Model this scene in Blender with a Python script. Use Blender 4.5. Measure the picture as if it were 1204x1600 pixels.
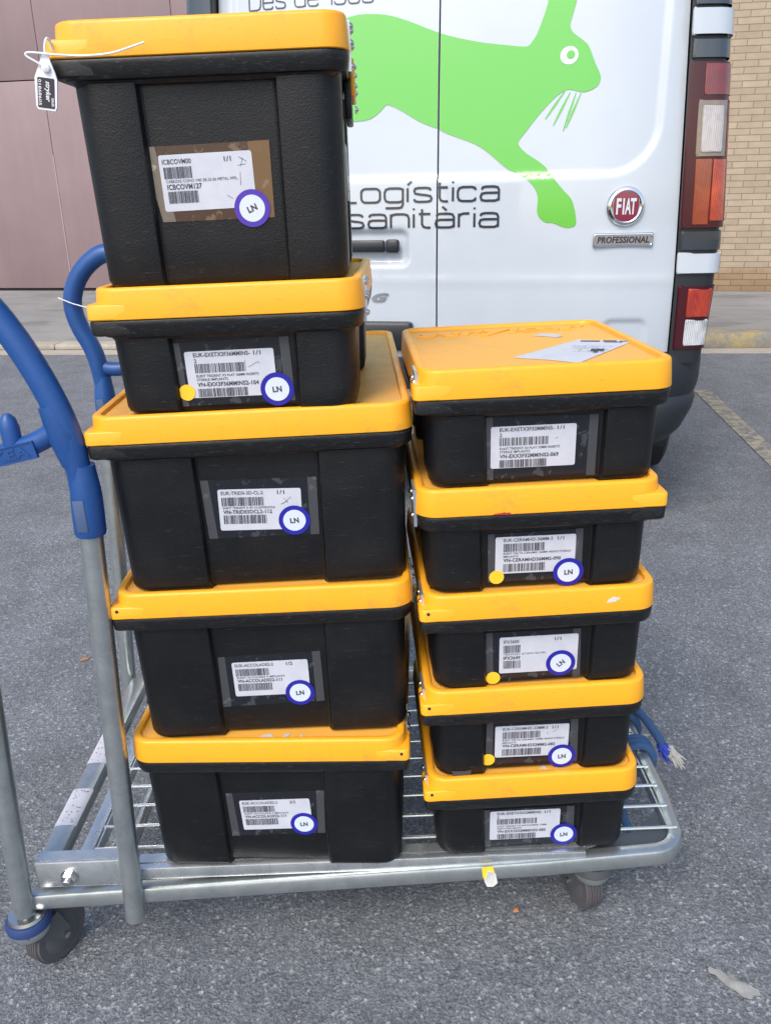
import bpy, bmesh, math, random
from mathutils import Matrix, Vector
from math import sin, cos, pi, radians
random.seed(7)
for o in list(bpy.data.objects): bpy.data.objects.remove(o)
S = bpy.context.scene
COL = S.collection

# ------------------------------------------------------------------ camera
CAM_H, PITCH, ROLL, FPX = 1.1359, 0.3637, 0.0180, 1277.4
cd = bpy.data.cameras.new('camera'); cam = bpy.data.objects.new('camera', cd); COL.objects.link(cam)
cd.sensor_fit = 'VERTICAL'; cd.sensor_height = 32.0; cd.lens = 32.0 * FPX / 1600.0
cd.clip_start = 0.02; cd.clip_end = 600
cam.matrix_world = (Matrix.Translation((0, 0, CAM_H)) @ Matrix.Rotation(pi/2 - PITCH, 4, 'X') @ Matrix.Rotation(-ROLL, 4, 'Z'))
S.camera = cam
S.render.resolution_x, S.render.resolution_y = 770, 1024
S.render.engine = 'CYCLES'
S.view_settings.view_transform = 'Standard'; S.view_settings.look = 'None'
S.view_settings.exposure = 0.80; S.view_settings.gamma = 1.0; S.view_settings.use_curve_mapping = False

# ------------------------------------------------------------------ light
SUN_EL, SUN_AZ = radians(48), radians(205)      # azimuth clockwise from +y: behind the camera, to the left
w = bpy.data.worlds.new('World'); S.world = w; w.use_nodes = True
nt = w.node_tree; bg = nt.nodes['Background']
sky = nt.nodes.new('ShaderNodeTexSky'); sky.sky_type = 'NISHITA'; sky.sun_disc = False
sky.sun_elevation = SUN_EL; sky.sun_rotation = SUN_AZ; sky.air_density = 1.0; sky.dust_density = 2.5; sky.ozone_density = 1.0
nt.links.new(sky.outputs[0], bg.inputs[0]); bg.inputs[1].default_value = 0.15
sl = bpy.data.lights.new('sun', 'SUN'); sl.energy = 1.1; sl.angle = radians(26); sl.color = (1.0, 0.95, 0.88)
sun = bpy.data.objects.new('sun', sl); COL.objects.link(sun)
sd = Vector((sin(SUN_AZ)*cos(SUN_EL), cos(SUN_AZ)*cos(SUN_EL), sin(SUN_EL)))
sun.rotation_euler = sd.to_track_quat('Z', 'Y').to_euler(); sun.location = sd * 20

# ------------------------------------------------------------------ materials
def mat(name, col, rough=0.5, metal=0.0, spec=0.5, coat=0.0, coat_rough=0.05, alpha=1.0, trans=0.0):
    m = bpy.data.materials.new(name); m.use_nodes = True
    p = m.node_tree.nodes['Principled BSDF']
    p.inputs['Base Color'].default_value = (*col, 1); p.inputs['Roughness'].default_value = rough
    p.inputs['Metallic'].default_value = metal; p.inputs['Specular IOR Level'].default_value = spec
    p.inputs['Coat Weight'].default_value = coat; p.inputs['Coat Roughness'].default_value = coat_rough
    p.inputs['Alpha'].default_value = alpha; p.inputs['Transmission Weight'].default_value = trans
    return m
def N(m, t, **kw):
    n = m.node_tree.nodes.new(t)
    for k, v in kw.items(): setattr(n, k, v)
    return n
def L(m, a, b): m.node_tree.links.new(a, b)
def P(m): return m.node_tree.nodes['Principled BSDF']
def coord(m, scale=(1, 1, 1), rot=(0, 0, 0), kind='Object'):
    c = N(m, 'ShaderNodeTexCoord'); mp = N(m, 'ShaderNodeMapping')
    mp.inputs['Scale'].default_value = scale; mp.inputs['Rotation'].default_value = rot
    L(m, c.outputs[kind], mp.inputs['Vector']); return mp.outputs[0]
def noise(m, vec, scale, detail=4, rough=0.6, dist=0.0):
    n = N(m, 'ShaderNodeTexNoise'); n.inputs['Scale'].default_value = scale; n.inputs['Detail'].default_value = detail
    n.inputs['Roughness'].default_value = rough; n.inputs['Distortion'].default_value = dist
    L(m, vec, n.inputs['Vector']); return n.outputs['Fac']
def ramp(m, fac, stops):
    r = N(m, 'ShaderNodeValToRGB'); el = r.color_ramp.elements
    while len(el) < len(stops): el.new(0.5)
    for e, (p, c) in zip(el, stops): e.position = p; e.color = c if len(c) == 4 else (*c, 1)
    L(m, fac, r.inputs[0]); return r.outputs[0]
def mixc(m, fac, a, b, mode='MIX'):
    n = N(m, 'ShaderNodeMix', data_type='RGBA', blend_type=mode)
    for s, v in ((n.inputs[0], fac), (n.inputs[6], a), (n.inputs[7], b)):
        if isinstance(v, (int, float)): s.default_value = v
        elif isinstance(v, tuple): s.default_value = (*v, 1)
        else: L(m, v, s)
    return n.outputs[2]
def bump(m, h, strength=0.3, dist=0.001, prev=None):
    b = N(m, 'ShaderNodeBump'); b.inputs['Strength'].default_value = strength; b.inputs['Distance'].default_value = dist
    L(m, h, b.inputs['Height'])
    if prev: L(m, prev, b.inputs['Normal'])
    return b.outputs[0]
def W3(v): return (v, v, v)

# asphalt
def asphalt():
    m = mat('asphalt', W3(.15), .85); v = coord(m)
    nz = N(m, 'ShaderNodeTexNoise'); nz.inputs['Scale'].default_value = 170; nz.inputs['Detail'].default_value = 3; L(m, v, nz.inputs['Vector'])
    wv = N(m, 'ShaderNodeMix', data_type='VECTOR'); wv.inputs[0].default_value = .008
    L(m, v, wv.inputs[4]); L(m, nz.outputs['Color'], wv.inputs[5]); v0 = v; vw = wv.outputs[1]
    vo = N(m, 'ShaderNodeTexVoronoi'); vo.inputs['Scale'].default_value = 205; L(m, vw, vo.inputs['Vector'])
    vo.inputs['Randomness'].default_value = 1.0
    sep = N(m, 'ShaderNodeSeparateColor'); L(m, vo.outputs['Color'], sep.inputs[0])
    stone = ramp(m, sep.outputs[0], [(0, (.080, .086, .092)), (.4, (.122, .131, .140)), (.75, (.160, .172, .182)), (.92, (.23, .243, .255)), (1, (.50, .51, .51))])
    vo2 = N(m, 'ShaderNodeTexVoronoi'); vo2.inputs['Scale'].default_value = 380; L(m, vw, vo2.inputs['Vector'])
    sep2 = N(m, 'ShaderNodeSeparateColor'); L(m, vo2.outputs['Color'], sep2.inputs[0])
    fine = ramp(m, sep2.outputs[1], [(0, (.080, .088, .100)), (.6, (.145, .158, .172)), (1, (.36, .37, .375))])
    c = mixc(m, .45, stone, fine)
    gap = ramp(m, vo.outputs['Distance'], [(.0, W3(1)), (.55, W3(1)), (.95, W3(.62))])
    c = mixc(m, .9, c, gap, 'MULTIPLY')
    big = ramp(m, noise(m, v, 1.3, 5, .65), [(.25, (.95, .96, .98)), (.5, (1.12, 1.14, 1.16)), (.75, (1.26, 1.29, 1.32))])
    c = mixc(m, 1, c, big, 'MULTIPLY')
    mid = ramp(m, noise(m, v, 5, 6, .75), [(.3, W3(.76)), (.7, W3(1.18))])
    c = mixc(m, 1, c, mid, 'MULTIPLY')
    sp = ramp(m, noise(m, v, 2.6, 3, .5, .4), [(.0, W3(.55)), (.22, W3(.6)), (.30, W3(1)), (1, W3(1))])
    c = mixc(m, .8, c, sp, 'MULTIPLY')
    L(m, c, P(m).inputs['Base Color'])
    h = noise(m, v, 120, 5, .75); b = bump(m, h, .8, .004)
    b = bump(m, vo.outputs['Distance'], .55, .004, b); L(m, b, P(m).inputs['Normal'])
    L(m, ramp(m, sep.outputs[2], [(0, W3(.55)), (1, W3(.95))]), P(m).inputs['Roughness'])
    return m
def concrete(name, a, b_, sc=1.0):
    m = mat(name, a, .9); v = coord(m)
    c = ramp(m, noise(m, v, 1.6*sc, 8, .7, .6), [(.3, a), (.7, b_)])
    c = mixc(m, .5, c, ramp(m, noise(m, v, 60, 4, .7), [(.3, W3(.75)), (.7, W3(1.2))]), 'MULTIPLY')
    st = ramp(m, noise(m, coord(m, (1, 3, 1)), 1.1, 3, .5, 1.0), [(.33, W3(.62)), (.43, W3(1))])
    c = mixc(m, .7, c, st, 'MULTIPLY')
    L(m, c, P(m).inputs['Base Color']); L(m, bump(m, noise(m, v, 90, 4, .7), .4, .003), P(m).inputs['Normal']); return m
def worn_paint(name, c1, c2, under, thr=.5, sc=6):
    m = mat(name, c1, .8); v = coord(m)
    a = mixc(m, noise(m, v, 2, 2), c1, c2)
    f = ramp(m, noise(m, v, sc, 8, .8, .3), [(thr-.06, W3(0)), (thr+.06, W3(1))])
    c = mixc(m, f, a, under); c = mixc(m, .6, c, ramp(m, noise(m, v, 45, 4, .7), [(.3, W3(.65)), (.7, W3(1.1))]), 'MULTIPLY')
    L(m, c, P(m).inputs['Base Color']); L(m, bump(m, noise(m, v, 90, 4, .7), .5, .003), P(m).inputs['Normal']); return m

M = {}
M['asphalt'] = asphalt()
M['sidewalk'] = concrete('sidewalk_concrete', (.21, .21, .20), (.31, .30, .285))
M['kerb'] = worn_paint('kerb_yellow', (.42, .33, .14), (.36, .30, .17), (.25, .24, .22), .48, 6)
M['kerb_pale'] = concrete('kerb_pale', (.36, .32, .26), (.45, .41, .34), 3)
M['line'] = worn_paint('road_line', (.38, .30, .16), (.43, .40, .31), (.15, .16, .172), .50, 16)

def brick():
    m = mat('brick', (.4, .3, .2), .85); v = coord(m, rot=(pi/2, 0, 0))
    b = N(m, 'ShaderNodeTexBrick'); b.inputs['Scale'].default_value = 1; b.inputs['Brick Width'].default_value = .255
    b.inputs['Row Height'].default_value = .064; b.inputs['Mortar Size'].default_value = .0052; b.inputs['Mortar Smooth'].default_value = .25
    b.inputs['Bias'].default_value = 0.0; b.offset = .47
    b.inputs['Color1'].default_value = (.36, .285, .20, 1); b.inputs['Color2'].default_value = (.43, .345, .245, 1)
    b.inputs['Mortar'].default_value = (.215, .17, .12, 1); L(m, v, b.inputs['Vector'])
    c = mixc(m, .7, b.outputs['Color'], ramp(m, noise(m, v, 8, 5, .7), [(.3, W3(.86)), (.7, W3(1.1))]), 'MULTIPLY')
    # splash dirt along the foot of the wall
    tc = N(m, 'ShaderNodeTexCoord'); sp = N(m, 'ShaderNodeSeparateXYZ'); L(m, tc.outputs['Object'], sp.inputs[0])
    ad = N(m, 'ShaderNodeMath', operation='ADD'); L(m, sp.outputs[2], ad.inputs[0])
    nm = N(m, 'ShaderNodeMath', operation='MULTIPLY'); L(m, noise(m, v, 5, 5, .7), nm.inputs[0]); nm.inputs[1].default_value = .25
    L(m, nm.outputs[0], ad.inputs[1])
    d = ramp(m, ad.outputs[0], [(.16, (.62, .50, .36)), (.34, (.80, .68, .52)), (.40, W3(1))])
    c = mixc(m, .85, c, d, 'MULTIPLY')
    L(m, c, P(m).inputs['Base Color']); L(m, bump(m, b.outputs['Fac'], -.5, .006), P(m).inputs['Normal']); return m
M['brick'] = brick()
def gate_paint():
    m = mat('gate_paint', (.30, .20, .19), .5, spec=.4); v = coord(m)
    c = ramp(m, noise(m, v, .9, 4, .6), [(.3, (.24, .172, .176)), (.7, (.285, .205, .208))])
    c = mixc(m, .35, c, ramp(m, noise(m, coord(m, (3, 3, .25)), 3, 5, .7), [(.3, W3(.8)), (.7, W3(1.1))]), 'MULTIPLY')
    L(m, c, P(m).inputs['Base Color']); return m
M['gate'] = gate_paint(); M['gate_gap'] = mat('gate_gap', (.07, .045, .045), .8)
M['gate_line'] = mat('gate_line', (.45, .36, .34), .6)

def van_white():
    m = mat('van_white_paint', (.66, .70, .74), .35, coat=1.0, coat_rough=.03); v = coord(m)
    c = ramp(m, noise(m, v, 3, 4, .6), [(.3, (.475, .525, .575)), (.7, (.52, .57, .615))])
    L(m, c, P(m).inputs['Base Color'])
    L(m, bump(m, noise(m, v, 2.2, 1, .4), .25, .02), P(m).inputs['Coat Normal']); return m
M['van'] = van_white()
M['van_side'] = M['van']
def green():
    m = mat('hare_green', (.10, .47, .035), .35, coat=1.0, coat_rough=.04)
    L(m, bump(m, noise(m, coord(m), 2.2, 1, .4), .25, .02), P(m).inputs['Coat Normal']); return m
M['green'] = green()
M['ink'] = mat('lettering_ink', (.02, .024, .035), .35, coat=.6)
M['eye'] = mat('decal_white', (.60, .65, .68), .35, coat=1.0)
M['blackp'] = mat('black_plastic_trim', (.016, .019, .023), .38)
M['bumper'] = mat('bumper_grey', (.016, .020, .026), .5)
L(M['bumper'], bump(M['bumper'], noise(M['bumper'], coord(M['bumper']), 500, 2), .3, .001), P(M['bumper']).inputs['Normal'])
M['gloss_black'] = mat('gloss_black', (.03, .036, .045), .12, coat=1.0)
M['seam'] = mat('door_seam', (.03, .035, .04), .6)
M['chrome'] = mat('chrome', (.72, .72, .72), .12, metal=1)
M['fiatred'] = mat('badge_red', (.20, .006, .035), .3, coat=1.0)
M['badge_dark'] = mat('badge_dark', (.04, .022, .02), .5)
M['tyre'] = mat('tyre_rubber', (.018, .018, .018), .8)
M['glass'] = mat('van_glass', (.02, .025, .03), .05, coat=1.0)
def lens(name, a, b_, rough=.12):
    m = mat(name, a, rough, spec=.6, coat=1.0, coat_rough=.02); v = coord(m)
    wv = N(m, 'ShaderNodeTexWave'); wv.inputs['Scale'].default_value = 55; wv.inputs['Distortion'].default_value = 1.5; L(m, coord(m, (1, 1, .45)), wv.inputs['Vector'])
    f = mixc(m, .18, noise(m, v, 14, 4, .7, .8), wv.outputs['Fac'])
    c = ramp(m, f, [(.25, a), (.75, b_)])
    L(m, c, P(m).inputs['Base Color']); L(m, bump(m, wv.outputs['Fac'], .25, .002), P(m).inputs['Normal']); return m
M['red'] = lens('red_lens', (.10, .005, .008), (.26, .010, .010))
M['dred'] = mat('dark_red_frame', (.050, .003, .008), .2, spec=.4, coat=.3)
M['bright_red'] = lens('bright_red_lens', (.22, .008, .008), (.55, .06, .015))
M['amber'] = lens('amber_lens', (.16, .022, .008), (.34, .05, .014))
M['clear'] = lens('clear_lens', (.34, .30, .30), (.60, .55, .54)); M['smoke'] = lens('smoky_lens', (.16, .12, .09), (.26, .21, .16))
M['clearw'] = lens('clear_white_lens', (.22, .23, .24), (.85, .86, .88))

def yellow():
    m = mat('yellow_plastic', (.93, .40, .018), .38, spec=.45); v = coord(m)
    g = noise(m, coord(m, kind='Object'), 14, 6, .75, .5)
    gm = ramp(m, g, [(.30, W3(.0)), (.55, W3(0)), (.70, W3(.55))])
    tc = N(m, 'ShaderNodeTexCoord'); oi = N(m, 'ShaderNodeObjectInfo')
    c = mixc(m, gm, (.93, .405, .018), (.48, .25, .05))
    # fine scuffs
    sc = noise(m, coord(m, (6, 60, 60), (0, 0, .5)), 12, 3, .8)
    c = mixc(m, ramp(m, sc, [(.60, W3(0)), (.70, W3(.55))]), c, (.42, .20, .05))
    L(m, c, P(m).inputs['Base Color']); L(m, ramp(m, g, [(.3, W3(.30)), (.7, W3(.48))]), P(m).inputs['Roughness'])
    L(m, bump(m, noise(m, v, 260, 2), .06, .001), P(m).inputs['Normal']); return m
def yellow_top(name='yellow_plastic_dusty_top', dirt=.5, tint=(.45, .30, .10)):
    m = mat(name, (.85, .42, .06), .5); v = coord(m)
    f = ramp(m, noise(m, v, 9, 6, .75, .8), [(.35, W3(.12*dirt)), (.6, W3(.5*dirt)), (.8, W3(dirt))])
    c = mixc(m, f, (.90, .43, .06), tint)
    c = mixc(m, ramp(m, noise(m, coord(m, (3, 40, 1), (0, 0, .7)), 8, 3, .8), [(.66, W3(0)), (.76, W3(.5*dirt))]), c, (.16, .11, .05))
    L(m, c, P(m).inputs['Base Color']); L(m, bump(m, noise(m, v, 220, 3), .12, .001), P(m).inputs['Normal']); return m
M['yellow'] = yellow(); M['ytop'] = yellow_top('yellow_lid_clean_top', .40); M['ytop_dirty'] = yellow_top('yellow_lid_dirty_top', .95, (.36, .25, .09))
def black_plastic():
    m = mat('black_box_plastic', (.014, .0145, .016), .46, spec=.36); v = coord(m)
    vo = N(m, 'ShaderNodeTexVoronoi'); vo.inputs['Scale'].default_value = 560; vo.feature = 'SMOOTH_F1'; L(m, v, vo.inputs['Vector'])
    b = bump(m, vo.outputs['Distance'], .42, .0006)
    b = bump(m, noise(m, v, 25, 3), .06, .002, b)
    L(m, b, P(m).inputs['Normal'])
    sc = ramp(m, noise(m, coord(m, (4, 30, 60), (.3, .5, .2)), 9, 5, .85), [(.60, W3(0)), (.70, W3(.9))])
    c = mixc(m, sc, (.0040, .0047, .0062), (.065, .065, .066))
    c = mixc(m, ramp(m, noise(m, v, 7, 4, .7), [(.45, W3(0)), (.8, W3(.5))]), c, (.015, .0145, .014))
    L(m, c, P(m).inputs['Base Color'])
    L(m, ramp(m, noise(m, v, 18, 4), [(.3, W3(.36)), (.7, W3(.55))]), P(m).inputs['Roughness']); return m
M['black'] = black_plastic()
def rim_black():
    m = mat('black_rim_plastic', (.016, .0165, .018), .42, spec=.35); v = coord(m)
    sc = ramp(m, noise(m, coord(m, (7, 7, 60)), 11, 5, .85), [(.57, W3(0)), (.68, W3(1))])
    L(m, mixc(m, sc, (.008, .0085, .0098), (.085, .085, .085)), P(m).inputs['Base Color'])
    L(m, bump(m, noise(m, v, 200, 3), .3, .001), P(m).inputs['Normal']); return m
M['rim'] = rim_black()
def film(name, a, rough, sp):
    m = mat(name, a, rough, spec=.5); v = coord(m)
    f = ramp(m, noise(m, v, 70, 3, .6, .4), [(.60, W3(0)), (.66, W3(1))])
    L(m, mixc(m, f, a, sp), P(m).inputs['Base Color']); L(m, bump(m, noise(m, v, 60, 3, .6), .25, .001), P(m).inputs['Normal']); return m
M['tape'] = film('clear_tape_over_black', (.011, .013, .018), .22, (.045, .05, .058))
M['tape_edge'] = film('hazy_tape_edge', (.050, .053, .060), .4, (.09, .09, .10))
M['tape_brown'] = film('brown_tape', (.060, .032, .020), .25, (.15, .10, .06))
M['tape_brown_edge'] = film('crumpled_tape_edge', (.16, .135, .11), .25, (.34, .30, .25))
M['tape_amber'] = film('amber_tape_edge', (.15, .085, .035), .3, (.22, .14, .08))
def paper(name, a, b_):
    m = mat(name, a, .45, spec=.4); v = coord(m)
    L(m, ramp(m, noise(m, v, 40, 4, .6), [(.3, a), (.7, b_)]), P(m).inputs['Base Color']); return m
M['label'] = paper('white_label', (.49, .51, .575), (.56, .575, .63))
M['print'] = mat('label_print', (.055, .055, .075), .6)
M['ring'] = mat('blue_ring', (.018, .016, .30), .35); M['ring_violet'] = mat('violet_ring', (.07, .03, .36), .35)
M['disc'] = mat('sticker_white', (.60, .66, .74), .4); M['dot'] = mat('yellow_sticker', (.95, .55, .03), .45)
def galv():
    m = mat('galvanised_steel', (.50, .53, .53), .32, metal=.85); v = coord(m)
    f = noise(m, v, 16, 5, .7, .3)
    L(m, ramp(m, f, [(.3, (.50, .54, .55)), (.7, (.72, .75, .755))]), P(m).inputs['Base Color'])
    rr = ramp(m, noise(m, coord(m, (1, 1, .2)), 30, 5, .7), [(.3, W3(.18)), (.7, W3(.42))]); L(m, rr, P(m).inputs['Roughness'])
    L(m, bump(m, noise(m, v, 120, 3), .12, .001), P(m).inputs['Normal']); return m
def dull():
    m = mat('dull_zinc', (.33, .37, .37), .30, metal=.85); v = coord(m)
    f = noise(m, v, 22, 6, .75, .3)
    c = ramp(m, f, [(.3, (.40, .44, .44)), (.7, (.58, .62, .62))])
    s = ramp(m, noise(m, coord(m, (1, 1, .15)), 60, 5, .8), [(.70, W3(0)), (.76, W3(1))])
    c = mixc(m, s, c, (.07, .07, .07))
    L(m, c, P(m).inputs['Base Color']); L(m, bump(m, noise(m, v, 200, 3), .15, .001), P(m).inputs['Normal']); return m
M['galv'] = galv(); M['zinc'] = dull()
M['wire'] = mat('bright_wire', (.75, .77, .76), .25, metal=.9)
M['steel_dark'] = mat('dark_steel', (.10, .12, .14), .4, metal=.6)
M['bolt'] = mat('bolt_steel', (.55, .55, .54), .22, metal=1)
def blue():
    m = mat('blue_plastic', (.022, .075, .30), .42); v = coord(m)
    c = ramp(m, noise(m, v, 10, 4, .6), [(.3, (.010, .060, .22)), (.7, (.015, .082, .29))])
    s = ramp(m, noise(m, coord(m, (1, 1, .4), (0, .4, 0)), 90, 5, .8), [(.68, W3(0)), (.76, W3(1))])
    L(m, mixc(m, s, c, (.12, .18, .32)), P(m).inputs['Base Color'])
    L(m, bump(m, noise(m, v, 160, 3), .15, .001), P(m).inputs['Normal']); return m
M['blue'] = blue(); M['blue_worn'] = mat('blue_plastic_worn', (.06, .10, .20), .7)
M['rope'] = mat('blue_rope', (.03, .085, .20), .8); M['fray'] = mat('rope_fray_blue', (.02, .05, .42), .7)
M['fray_w'] = mat('rope_fray_white', (.42, .41, .38), .8)
M['wheel_grey'] = mat('caster_grey_plastic', (.085, .09, .095), .55)
M['tread'] = mat('caster_tread', (.085, .08, .085), .75); M['groove'] = mat('caster_groove', (.02, .02, .02), .9)
M['bluering'] = mat('blue_bumper_ring', (.018, .045, .15), .6)
M['white_pl'] = mat('white_plastic', (.74, .77, .80), .4); M['sealdark'] = mat('seal_dark', (.018, .012, .025), .4)
M['sealpink'] = mat('seal_edge_red', (.35, .02, .08), .5); M['white_ink'] = mat('white_print', (.75, .75, .75), .5)
M['cork'] = mat('orange_scrap', (.45, .20, .08), .7); M['leaf'] = paper('grey_leaf', (.20, .20, .19), (.36, .36, .34))
M['yel_tag'] = mat('yellow_tag', (.80, .62, .05), .5); M['tag_w'] = mat('tag_white', (.62, .62, .58), .5)
M['interior'] = mat('trim_dark', (.02, .02, .02), .8)

# ------------------------------------------------------------------ mesh helpers
class MB:
    def __init__(s): s.b = bmesh.new(); s.mats = []; s.cur = 0
    def m(s, name):
        if name not in s.mats: s.mats.append(name)
        s.cur = s.mats.index(name); return s
    def v(s, p): return s.b.verts.new(p)
    def f(s, vs):
        try: fc = s.b.faces.new(vs); fc.material_index = s.cur; return fc
        except ValueError: return None
    def loft(s, loops, closed=True, caps=(True, True)):
        R = [[s.v(p) for p in l] for l in loops]; n = len(loops[0])
        for a, b in zip(R, R[1:]):
            for i in range(n if closed else n-1):
                j = (i+1) % n; s.f([a[i], a[j], b[j], b[i]])
        if caps[0]: s.f(list(reversed(R[0])))
        if caps[1]: s.f(R[-1])
        return s
    def box(s, x0, x1, y0, y1, z0, z1, bev=0.0):
        if bev <= 0:
            p = [(x0, y0), (x1, y0), (x1, y1), (x0, y1)]
            return s.loft([[(x, y, z0) for x, y in p], [(x, y, z1) for x, y in p]])
        lv = []
        for z, k in ((z0, bev), (z0+bev*.3, bev*.3), (z0+bev, 0), (z1-bev, 0), (z1-bev*.3, bev*.3), (z1, bev)):
            lv.append([(x, y, z) for x, y in rrect(x0+k, x1-k, y0+k, y1-k, bev, 3)])
        return s.loft(lv)
    def tube(s, pts, r, n=12, caps=True, flat=1.0, up=None):
        pts = [Vector(p) for p in pts]; loops = []; prev = None
        for i, p in enumerate(pts):
            t = (pts[min(i+1, len(pts)-1)] - pts[max(i-1, 0)]).normalized()
            a = prev if prev is not None else (Vector(up) if up else (Vector((0, 0, 1)) if abs(t.z) < .9 else Vector((1, 0, 0))))
            a = (a - t*a.dot(t)).normalized(); prev = a; b = t.cross(a)
            rr = r[i] if isinstance(r, (list, tuple)) else r
            loops.append([p + a*rr*cos(2*pi*k/n) + b*rr*flat*sin(2*pi*k/n) for k in range(n)])
        return s.loft(loops, caps=(caps, caps))
    def lathe(s, prof, n=24, mtx=None):     # prof: (r, z) about z
        lp = [[Vector((r*cos(2*pi*k/n), r*sin(2*pi*k/n), z)) for k in range(n)] for r, z in prof]
        if mtx: lp = [[mtx @ p for p in l] for l in lp]
        return s.loft(lp)
    def poly(s, pts, thick=None, nrm=(0, -1, 0)):
        nn = Vector(nrm)
        if thick is None: s.f([s.v(p) for p in pts]); return s
        return s.loft([[Vector(p) for p in pts], [Vector(p)+nn*thick for p in pts]])
    def join(s, me, mtx):
        k = len(s.b.verts); nf = len(s.b.faces)
        s.b.from_mesh(me); s.b.verts.ensure_lookup_table(); s.b.faces.ensure_lookup_table()
        for vv in s.b.verts[k:]: vv.co = mtx @ vv.co
        for ff in s.b.faces[nf:]: ff.material_index = s.cur
        return s
    def build(s, name, parent=None, smooth=True, ang=35, loc=None, recalc=True):
        b = s.b
        if recalc: bmesh.ops.recalc_face_normals(b, faces=b.faces)
        me = bpy.data.meshes.new(name)
        for f_ in b.faces: f_.smooth = smooth
        if smooth:
            for e in b.edges:
                if len(e.link_faces) == 2 and e.calc_face_angle(0) > radians(ang): e.smooth = False
        b.to_mesh(me); b.free()
        for k in (s.mats or ['black']): me.materials.append(M[k])
        o = bpy.data.objects.new(name, me); COL.objects.link(o)
        if parent: o.parent = parent
        if loc: o.location = loc
        return o
def rrect(x0, x1, y0, y1, r, n=5):
    r = min(r, (x1-x0)/2-1e-5, (y1-y0)/2-1e-5); out = []
    for cx, cy, a0 in ((x0+r, y0+r, pi), (x1-r, y0+r, 1.5*pi), (x1-r, y1-r, 0), (x0+r, y1-r, pi/2)):
        for k in range(n+1):
            a = a0 + pi/2*k/n; out.append((cx+r*cos(a), cy+r*sin(a)))
    return out
def rrect4(x0, x1, y0, y1, rs, n=6):
    out = []
    for (cx, cy, a0), r in zip(((x0+rs[0], y0+rs[0], pi), (x1-rs[1], y0+rs[1], 1.5*pi), (x1-rs[2], y1-rs[2], 0), (x0+rs[3], y1-rs[3], pi/2)), rs):
        for k in range(n+1):
            a = a0 + pi/2*k/n; out.append((cx+r*cos(a), cy+r*sin(a)))
    return out
def smooth_path(pts, it=2, closed=False):
    pts = [Vector(p) for p in pts]
    for _ in range(it):
        q = [] if closed else [pts[0]]; n = len(pts)
        for i in range(n if closed else n-1):
            a, b = pts[i], pts[(i+1) % n]; q += [a*.75+b*.25, a*.25+b*.75]
        if not closed: q.append(pts[-1])
        pts = q
    return pts
def thing(name, label, cat, mtx=None, group=None, kind=None):
    o = bpy.data.objects.new(name, None); COL.objects.link(o); o.empty_display_size = .1
    if mtx is not None: o.matrix_world = mtx
    tag(o, label, cat, group, kind); return o
def tag(o, label=None, cat=None, group=None, kind=None):
    for k, v in (('label', label), ('category', cat), ('group', group), ('kind', kind)):
        if v: o[k] = v
    return o
_txt = {}
def text_mesh(s, shear=0.0, off=0.0, spacing=1.0):
    key = (s, shear, off, spacing)
    if key in _txt: return _txt[key]
    c = bpy.data.curves.new('t', 'FONT'); c.body = s; c.size = 1; c.shear = shear; c.offset = off; c.space_character = spacing*(1+off*2.2); c.resolution_u = 3
    o = bpy.data.objects.new('t', c); COL.objects.link(o); bpy.context.view_layer.update()
    me = bpy.data.meshes.new_from_object(o.evaluated_get(bpy.context.evaluated_depsgraph_get()))
    bpy.data.objects.remove(o); bpy.data.curves.remove(c)
    xs = [v.co.x for v in me.vertices]; ys = [v.co.y for v in me.vertices]
    _txt[key] = (me, min(xs), max(xs), min(ys), max(ys)); return _txt[key]
def put_text(mb, s, x0, x1, y0, y1, y, mtx=None, shear=0.0, off=0.012, axis='xz', ref='full'):
    """flat text filling x0..x1 and y0..y1, standing in the plane y=const (facing -y)"""
    me, a, b, c, d = text_mesh(s, shear, off)
    if ref == 'caps': c, d = 0.0, 0.70
    sx = (x1-x0)/(b-a); sy = (y1-y0)/(d-c)
    T = Matrix(((sx, 0, 0, x0-a*sx), (0, 0, 0, y), (0, sy, 0, y0-c*sy), (0, 0, 0, 1)))
    if mtx: T = mtx @ T
    mb.join(me, T)

TAU = 0.026                                       # the tarmac here falls gently to the left
TILT = Matrix.Rotation(-TAU, 4, 'Y')

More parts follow.
